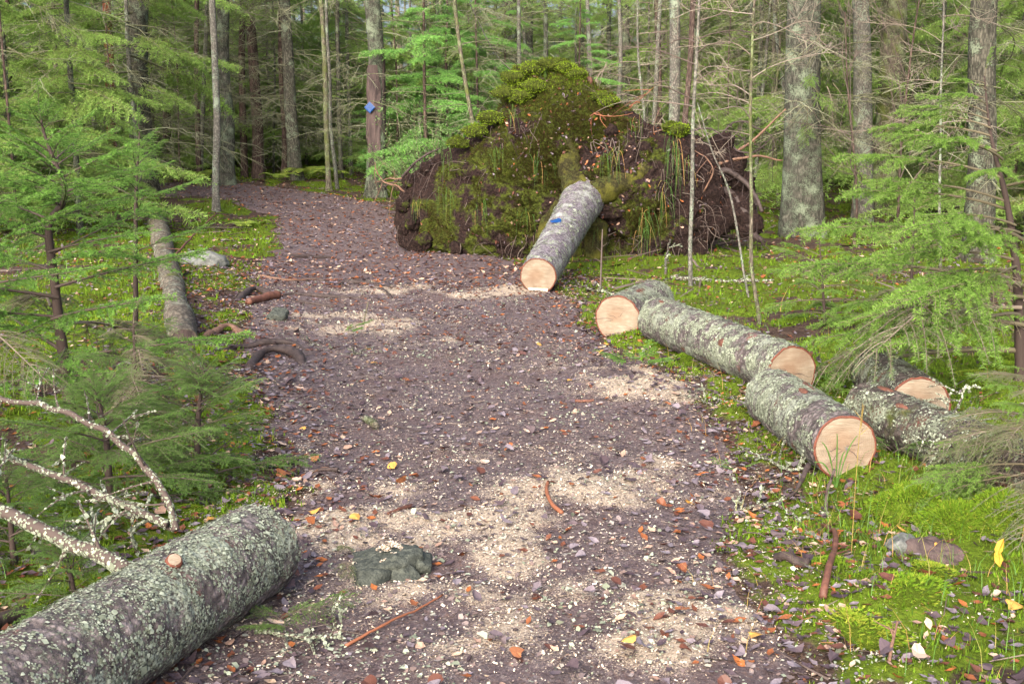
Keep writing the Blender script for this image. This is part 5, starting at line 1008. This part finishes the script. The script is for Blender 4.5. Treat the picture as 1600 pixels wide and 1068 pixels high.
# moss cushions that swell out of the verge
rs = np.random.RandomState(66); proto = []
for k in range(5):
    o, q = lump('moss_cushion', None, None, (0, 0, 0), (1, .85, .55), 'ground', 900+k, .35, 0, extra=lambda q, u: {'moss': np.full(len(q.reshape(-1, 3)), .9)}, nlat=16, parent=FLOOR)
    f = q.reshape(-1, 3); f = f[f[:, 2] > -.1]; j = rs.randint(len(f), size=1500); N = norm(f[j]+rs.normal(0, .35, (1500, 3))); F = frames(N, rs); R = np.stack([F[:, :, 1], F[:, :, 2], F[:, :, 0]], -1); tb = MB(); scatter(tb, TUFV, TUFT, f[j], R, rs.uniform(.09, .2, 1500), np.clip(rs.normal(.55+.09*k, .2, 1500), 0, 1)); tf = tb.build('moss_tuft', M['moss'], o); tag(tf, kind='stuff'); proto.append((o, tf))
kk = 0; tries = 0
while kk < 70 and tries < 6000:
    tries += 1; y = rs.uniform(3.4, 9.5); x = rs.uniform(-3.2, 4); pm_ = float(pmask(x, y))
    if pm_ > -.08 or abs(x) > .5*y+.2 or float(mossf(x, y)) < .35: continue
    s = rs.uniform(.05, .13); o, tf = proto[kk % 5]; m = Matrix.Translation((x, y, float(surf(x, y))-.012)) @ Matrix.Rotation(rs.uniform(0, 6.28), 4, 'Z') @ Matrix.Diagonal((s*rs.uniform(.8, 1.6), s, s*rs.uniform(.5, 1), 1))
    if kk >= 5:
        o2 = o.copy(); COL.objects.link(o2); o2.parent = FLOOR; t2 = tf.copy(); COL.objects.link(t2); t2.parent = o2; o = o2
    o.matrix_basis = m; kk += 1
# single stalks by the nearest face
sk = thing('grass_stalk', 'tall pale grass stalk standing in front of the nearest sawn face', 'grass', tuple(onfloor(1329, 888))); mb = MB(); tube(np.array([[0, 0, 0], [.0, .0, .25], [.004, .0, .5], [.01, 0, .62]]), [.0022, .0018, .0014, .001], 4, False, mb, .85); mb.build('stalk', M['grass'], sk)
mb = MB(); rs = np.random.RandomState(3)
for k in range(9): tube(np.array([[.01, 0, .5+.012*k], [.01+rs.normal(0, .02), rs.normal(0, .02), .53+.013*k]]), [.002, .0006], 3, False, mb, .9)
mb.build('seed_head', M['grass'], sk)
pl = thing('dark_plant', 'dark stemmed plant with four narrow upright blades against the nearest sawn face', 'plant', tuple(onfloor(1306, 770))); bp = onfloor(1306, 770)
for (x, y) in ((1308, 677), (1284, 690), (1340, 680), (1320, 705), (1272, 722)):
    e = at(x, y, bp[1]+.02)-bp; u = np.linspace(0, 1, 10)[:, None]; P = e*u+np.array([0, 0, .05])*np.sin(u*math.pi); mb = MB(); w = np.linspace(.004, .0012, 10)*np.where(np.arange(10) > 3, 1.4, .8); tube(P, w, 4, False, mb, .25); mb.build('blade', M['grass'], pl)

# ------------------------------------------------------------------ litter, moss, grass
rs = np.random.RandomState(123)
def leaf_mesh(k, c):
    r2 = np.random.RandomState(k); m = 11; V = [[0, 0, 0]]; a = np.linspace(0, 2*math.pi, m, endpoint=False); fold = r2.uniform(-.5, .9); cup = r2.uniform(-.3, .7); tw = r2.uniform(-.8, .8)
    for q in a:
        ry = .5*math.cos(q); rx = .33*math.sin(q)*(1-.45*math.cos(q))*(1+.2*r2.normal()); V.append([rx, ry, abs(rx)*fold+cup*ry*ry+tw*rx*ry+.03*r2.normal()])
    V.append([.0, -.5, 0]); V.append([.02, -.75, .06]); V.append([-.012, -.5, .0]); V = np.array(V); mb = MB(); mb.add(V, [(0, 1+j, 1+(j+1) % m) for j in range(m)]+[(m+1, m+2, m+3)], None, c); return mb.mesh('leaf', M['dead_leaf'], smooth=False)
LCOL = [.03, .08, .12, .18, .22, .28, .33, .36, .38, .3, .25, .48, .54, .62, .70, .76, .86, .92, .15, .34, .5, .99, .2, .37]
LEAVES = [leaf_mesh(700+k, LCOL[k % 24]) for k in range(36)]
def big_leaves(parent, n, test, xr, yr, smin, smax, prefer):
    k = 0; tries = 0
    while k < n and tries < 40000:
        tries += 1; y = yr[0]+(yr[1]-yr[0])*rs.rand()**1.35; x = rs.uniform(*xr)
        if abs(x) > .47*y+.3 or not test(x, y): continue
        z = float(surf(x, y)); me = LEAVES[prefer[rs.randint(len(prefer))]]; s = rs.uniform(smin, smax)
        m = Matrix.Translation((x, y, z+.012+.02*rs.rand())) @ Matrix.Rotation(rs.uniform(0, 6.28), 4, 'Z') @ Matrix.Rotation(rs.normal(0, .28), 4, 'X') @ Matrix.Rotation(rs.normal(0, .28), 4, 'Y') @ Matrix.Scale(s, 4)
        place('leaf', me, parent, mat=m); k += 1
allc = list(range(36))
big_leaves(PATH, 290, lambda x, y: pmask(x, y) > -.05 and rs.rand() < .45+.55*sstep(.8, .1, float(pmask(x, y))), (-3, 2), (3.2, 9.5), .04, .072, allc)
big_leaves(FLOOR, 290, lambda x, y: -1.3 < pmask(x, y) < 0, (-3.2, 3.5), (3.3, 9), .045, .078, allc)
def sample(n, y0, y1, xw, p, pw=1.0):
    y = y0+(y1-y0)*rs.rand(n)**pw; x = rs.uniform(-1, 1, n)*(xw*y+.5); w = p(x, y); k = rs.rand(n) < w; return x[k], y[k]
def lay(x, y, dz=.0): return np.stack([x, y, surf(x, y)+dz], -1)
leafc = np.array([.04, .1, .14, .18, .22, .28, .32, .36, .38, .48, .52, .58, .66, .74, .86, .94])
# leaves of the litter beyond the single ones
x, y = sample(52000, 3.2, 14, .5, lambda x, y: .20+.75*np.exp(-(np.abs(pmask(x, y)+.25)/.45)**2)+.2*(x < -1)*(pmask(x, y) < 0)-.08*(pmask(x, y) > .5), .8)
lb = MB(); scatter(lb, LFV, LFT, lay(x, y, .008), rots(len(x), .28, rs), rs.uniform(.025, .058, len(x)), leafc[rs.randint(16, size=len(x))]); tag(lb.build('leaf_litter', M['dead_leaf'], FLOOR), kind='stuff')
x, y = sample(26000, 12, 32, .52, lambda x, y: .55+.3*(pmask(x, y) > 0)); lb = MB(); scatter(lb, LFV, LFT, lay(x, y, .01), rots(len(x), .3, rs), rs.uniform(.04, .085, len(x)), leafc[np.minimum(15, (rs.rand(len(x))**.6*16).astype(int))]); tag(lb.build('leaf_litter', M['dead_leaf'], FLOOR), kind='stuff')
# bark flakes and crumbs that cover the trodden soil
x, y = sample(140000, 3.1, 13, .42, lambda x, y: sstep(-.35, .1, pmask(x, y))*.9, .9); FKV = np.array([[-.5, -.3, 0], [.1, -.38, .05], [.5, -.1, .0], [.35, .32, .06], [-.25, .36, .02]]); FKT = [(0, 1, 2), (0, 2, 3), (0, 3, 4)]
fb = MB(); scatter(fb, FKV, FKT, lay(x, y, .004), rots(len(x), .33, rs), np.minimum(.032, rs.lognormal(-4.85, .65, len(x))), np.clip(rs.beta(1.5, 1.9, len(x)), 0, 1)); tag(fb.build('bark_flake', M['flake'], PATH), kind='stuff')
# sawdust and chips
x, y = sample(360000, 3.1, 13.5, .42, lambda x, y: np.clip(sawf(x, y)*1.0+.03*sstep(-.2, .2, pmask(x, y)), 0, 1), .9)
sb = MB(); scatter(sb, CHV, CHT, lay(x, y, .006), rots(len(x), .45, rs), np.minimum(.02, rs.lognormal(-5.3, .55, len(x))), np.clip(rs.beta(2.2, 1.6, len(x)), 0, 1)); tag(sb.build('sawdust', M['sawdust'], PATH), kind='stuff')
x, y = sample(60000, 8.5, 29, .5, lambda x, y: sstep(-.3, .1, pmask(x, y))*.95, .8); fb = MB(); scatter(fb, FKV, FKT, lay(x, y, .005), rots(len(x), .3, rs), rs.lognormal(-3.75, .45, len(x)), rs.choice([.05, .2, .35, .45, .47, .5, .55, .6, .66, .72, .88], len(x))); tag(fb.build('brown_litter', M['dead_leaf'], PATH), kind='stuff')
hl = thing('leaf', 'yellow orange leaf hanging upright in the moss near the right picture edge', 'leaf', tuple(onfloor(1558, 905, .06)))
for k, (dz, ry) in enumerate(((.0, .2), (.045, -.3))): lm = MB(); lm.add(np.array([[0, 0, -.035], [.018, .004, -.01], [.012, .008, .025], [0, .0, .04], [-.014, .006, .02], [-.016, .003, -.012]])@np.array(Matrix.Rotation(ry, 3, 'Y'))+[0, 0, dz], [(0, 1, 2), (0, 2, 3), (0, 3, 4), (0, 4, 5)], None, 1.0); lm.build('blade', M['dead_leaf'], hl, smooth=False)
# twiglets and needles
x, y = sample(7000, 3.2, 14, .48, lambda x, y: .45+0*x); tb = MB(); a = rs.uniform(0, 6.28, len(x)); D = np.stack([np.cos(a), np.sin(a), rs.normal(0, .15, len(x))], -1); TWV = np.array([[-.5, -.02, 0], [-.5, .02, 0], [.5, .012, .02], [.5, -.012, .02], [0, 0, .03]]); TWT = [(0, 4, 1), (1, 4, 2), (2, 4, 3), (3, 4, 0)]
scatter(tb, TWV, TWT, lay(x, y, .008), frames(D, rs), rs.lognormal(-2.9, .5, len(x)), rs.rand(len(x))); tag(tb.build('twiglet', M['twig'], FLOOR), kind='stuff')
x, y = sample(30000, 3.2, 12, .5, lambda x, y: mossf(x, y)*.6*sstep(-.15, .3, fbm(p2(x, y, 3), 2, 99))); tb = MB(); a = rs.uniform(0, 6.28, len(x)); D = np.stack([np.cos(a), np.sin(a), rs.normal(0, .35, len(x))], -1); scatter(tb, TWV, TWT, lay(x, y, .015), frames(D, rs), rs.lognormal(-3.5, .4, len(x)), rs.rand(len(x))); tag(tb.build('needle_litter', M['red_twig'], FLOOR), kind='stuff')
# lichen crumbs fallen from the logs
x, y = sample(42000, 3.2, 13, .42, lambda x, y: np.clip(.16+.9*sstep(.15, .45, fbm(p2(x, y, 2.6), 3, 91)), 0, 1)*sstep(-.6, -.1, pmask(x, y))); lb = MB(); scatter(lb, FLV, FLT, lay(x, y, .008), rots(len(x), .6, rs), rs.lognormal(-5.1, .45, len(x)), rs.rand(len(x))); tag(lb.build('lichen_crumb', M['lichen'], PATH), kind='stuff')
# moss tufts: fine near the camera, coarser further off
x, y = sample(135000, 3.2, 10.5, .5, lambda x, y: mossf(x, y)*.95, .8); g = MB(); scatter(g, TUFV, TUFT, lay(x, y, -.004), rots(len(x), .35, rs), rs.uniform(.010, .026, len(x))*(.8+.05*y)*(.55+1.3*np.clip(.45+fbm(p2(x, y, 6), 2, 98), 0, 1)), np.clip(.45+.6*fbm(p2(x, y, 2.2), 3, 95)+.25*fbm(p2(x, y, 9), 2, 94)+rs.normal(0, .18, len(x)), 0, 1)); tag(g.build('moss_tuft', M['moss'], FLOOR), kind='stuff')
x, y = sample(60000, 10, 34, .55, lambda x, y: mossf(x, y)*.9, .9); g = MB(); scatter(g, TUFV, TUFT, lay(x, y, -.01), rots(len(x), .4, rs), rs.uniform(.03, .09, len(x)), np.clip(.3+.5*fbm(p2(x, y, .8), 3, 96)+rs.normal(0, .2, len(x)), 0, 1)); tag(g.build('moss_tuft', M['moss'], FLOOR), kind='stuff')
# grass
def grass(name, x, y, h, w, cols, parent=FLOOR):
    n = len(x); a = rs.uniform(0, 6.28, n); b = a+rs.uniform(1, 2, n); l = h*rs.lognormal(0, .35, n); P = lay(x, y, -.005); dx = np.stack([np.cos(a), np.sin(a), np.zeros(n)], -1); sx = np.stack([np.cos(b), np.sin(b), np.zeros(n)], -1)*w*.5; bend = rs.uniform(.4, 1.5, n)
    rows = []
    for k, u in enumerate((0, .35, .7, 1.0)):
        c = P+np.array([0, 0, 1.])*(l*u*(1-.35*bend*u))[:, None]+dx*(l*bend*u*u*.8)[:, None]; ww = (1-u*.95); rows += [c-sx*ww, c+sx*ww]
    V = np.stack(rows, 1).reshape(-1, 3); f = np.array([(0, 1, 3, 2), (2, 3, 5, 4), (4, 5, 7, 6)]); Q = (f[None]+(np.arange(n)*8)[:, None, None]).reshape(-1, 4); g = MB(); g.add(V, None, Q, np.repeat(cols, 8)); tag(g.build(name, M['grass'], parent), kind='stuff')
x, y = sample(20000, 3.3, 9, .5, lambda x, y: np.clip(.02+.7*np.exp(-((x-2.0)/.75)**2-((y-4.7)/1.1)**2)+.10*mossf(x, y), 0, 1)*(pmask(x, y) < -.15)); grass('grass', x, y, .13, .0034, np.clip(rs.beta(2, 3, len(x))+.5*(rs.rand(len(x)) < .14), 0, 1))
x, y = sample(9000, 9, 30, .5, lambda x, y: .3*(pmask(x, y) < -.3)*sstep(-.1, .25, fbm(p2(x, y, .5), 3, 97))); grass('grass', x, y, .2, .008, np.clip(rs.beta(2, 2.5, len(x))+.4*(rs.rand(len(x)) < .2), 0, 1))
x, y = sample(2600, 3.3, 9.5, .45, lambda x, y: .8*np.exp(-(np.abs(pmask(x, y)+.2)/.3)**2)*(x > 0)); grass('dry_grass', x, y, .12, .003, rs.uniform(.75, 1, len(x)))
# fallen twigs and dead branches on the far forest floor
x, y = sample(1500, 11, 34, .52, lambda x, y: .8*(pmask(x, y) < -.4)); tb = MB(); a = rs.uniform(0, 6.28, len(x)); D = np.stack([np.cos(a), np.sin(a), rs.normal(0, .12, len(x))], -1); scatter(tb, TWV, TWT, lay(x, y, .03), frames(D, rs), np.minimum(.75, rs.lognormal(-1.1, .5, len(x))), rs.rand(len(x))); tag(tb.build('fallen_twig', M['twig'], FLOOR), kind='stuff')
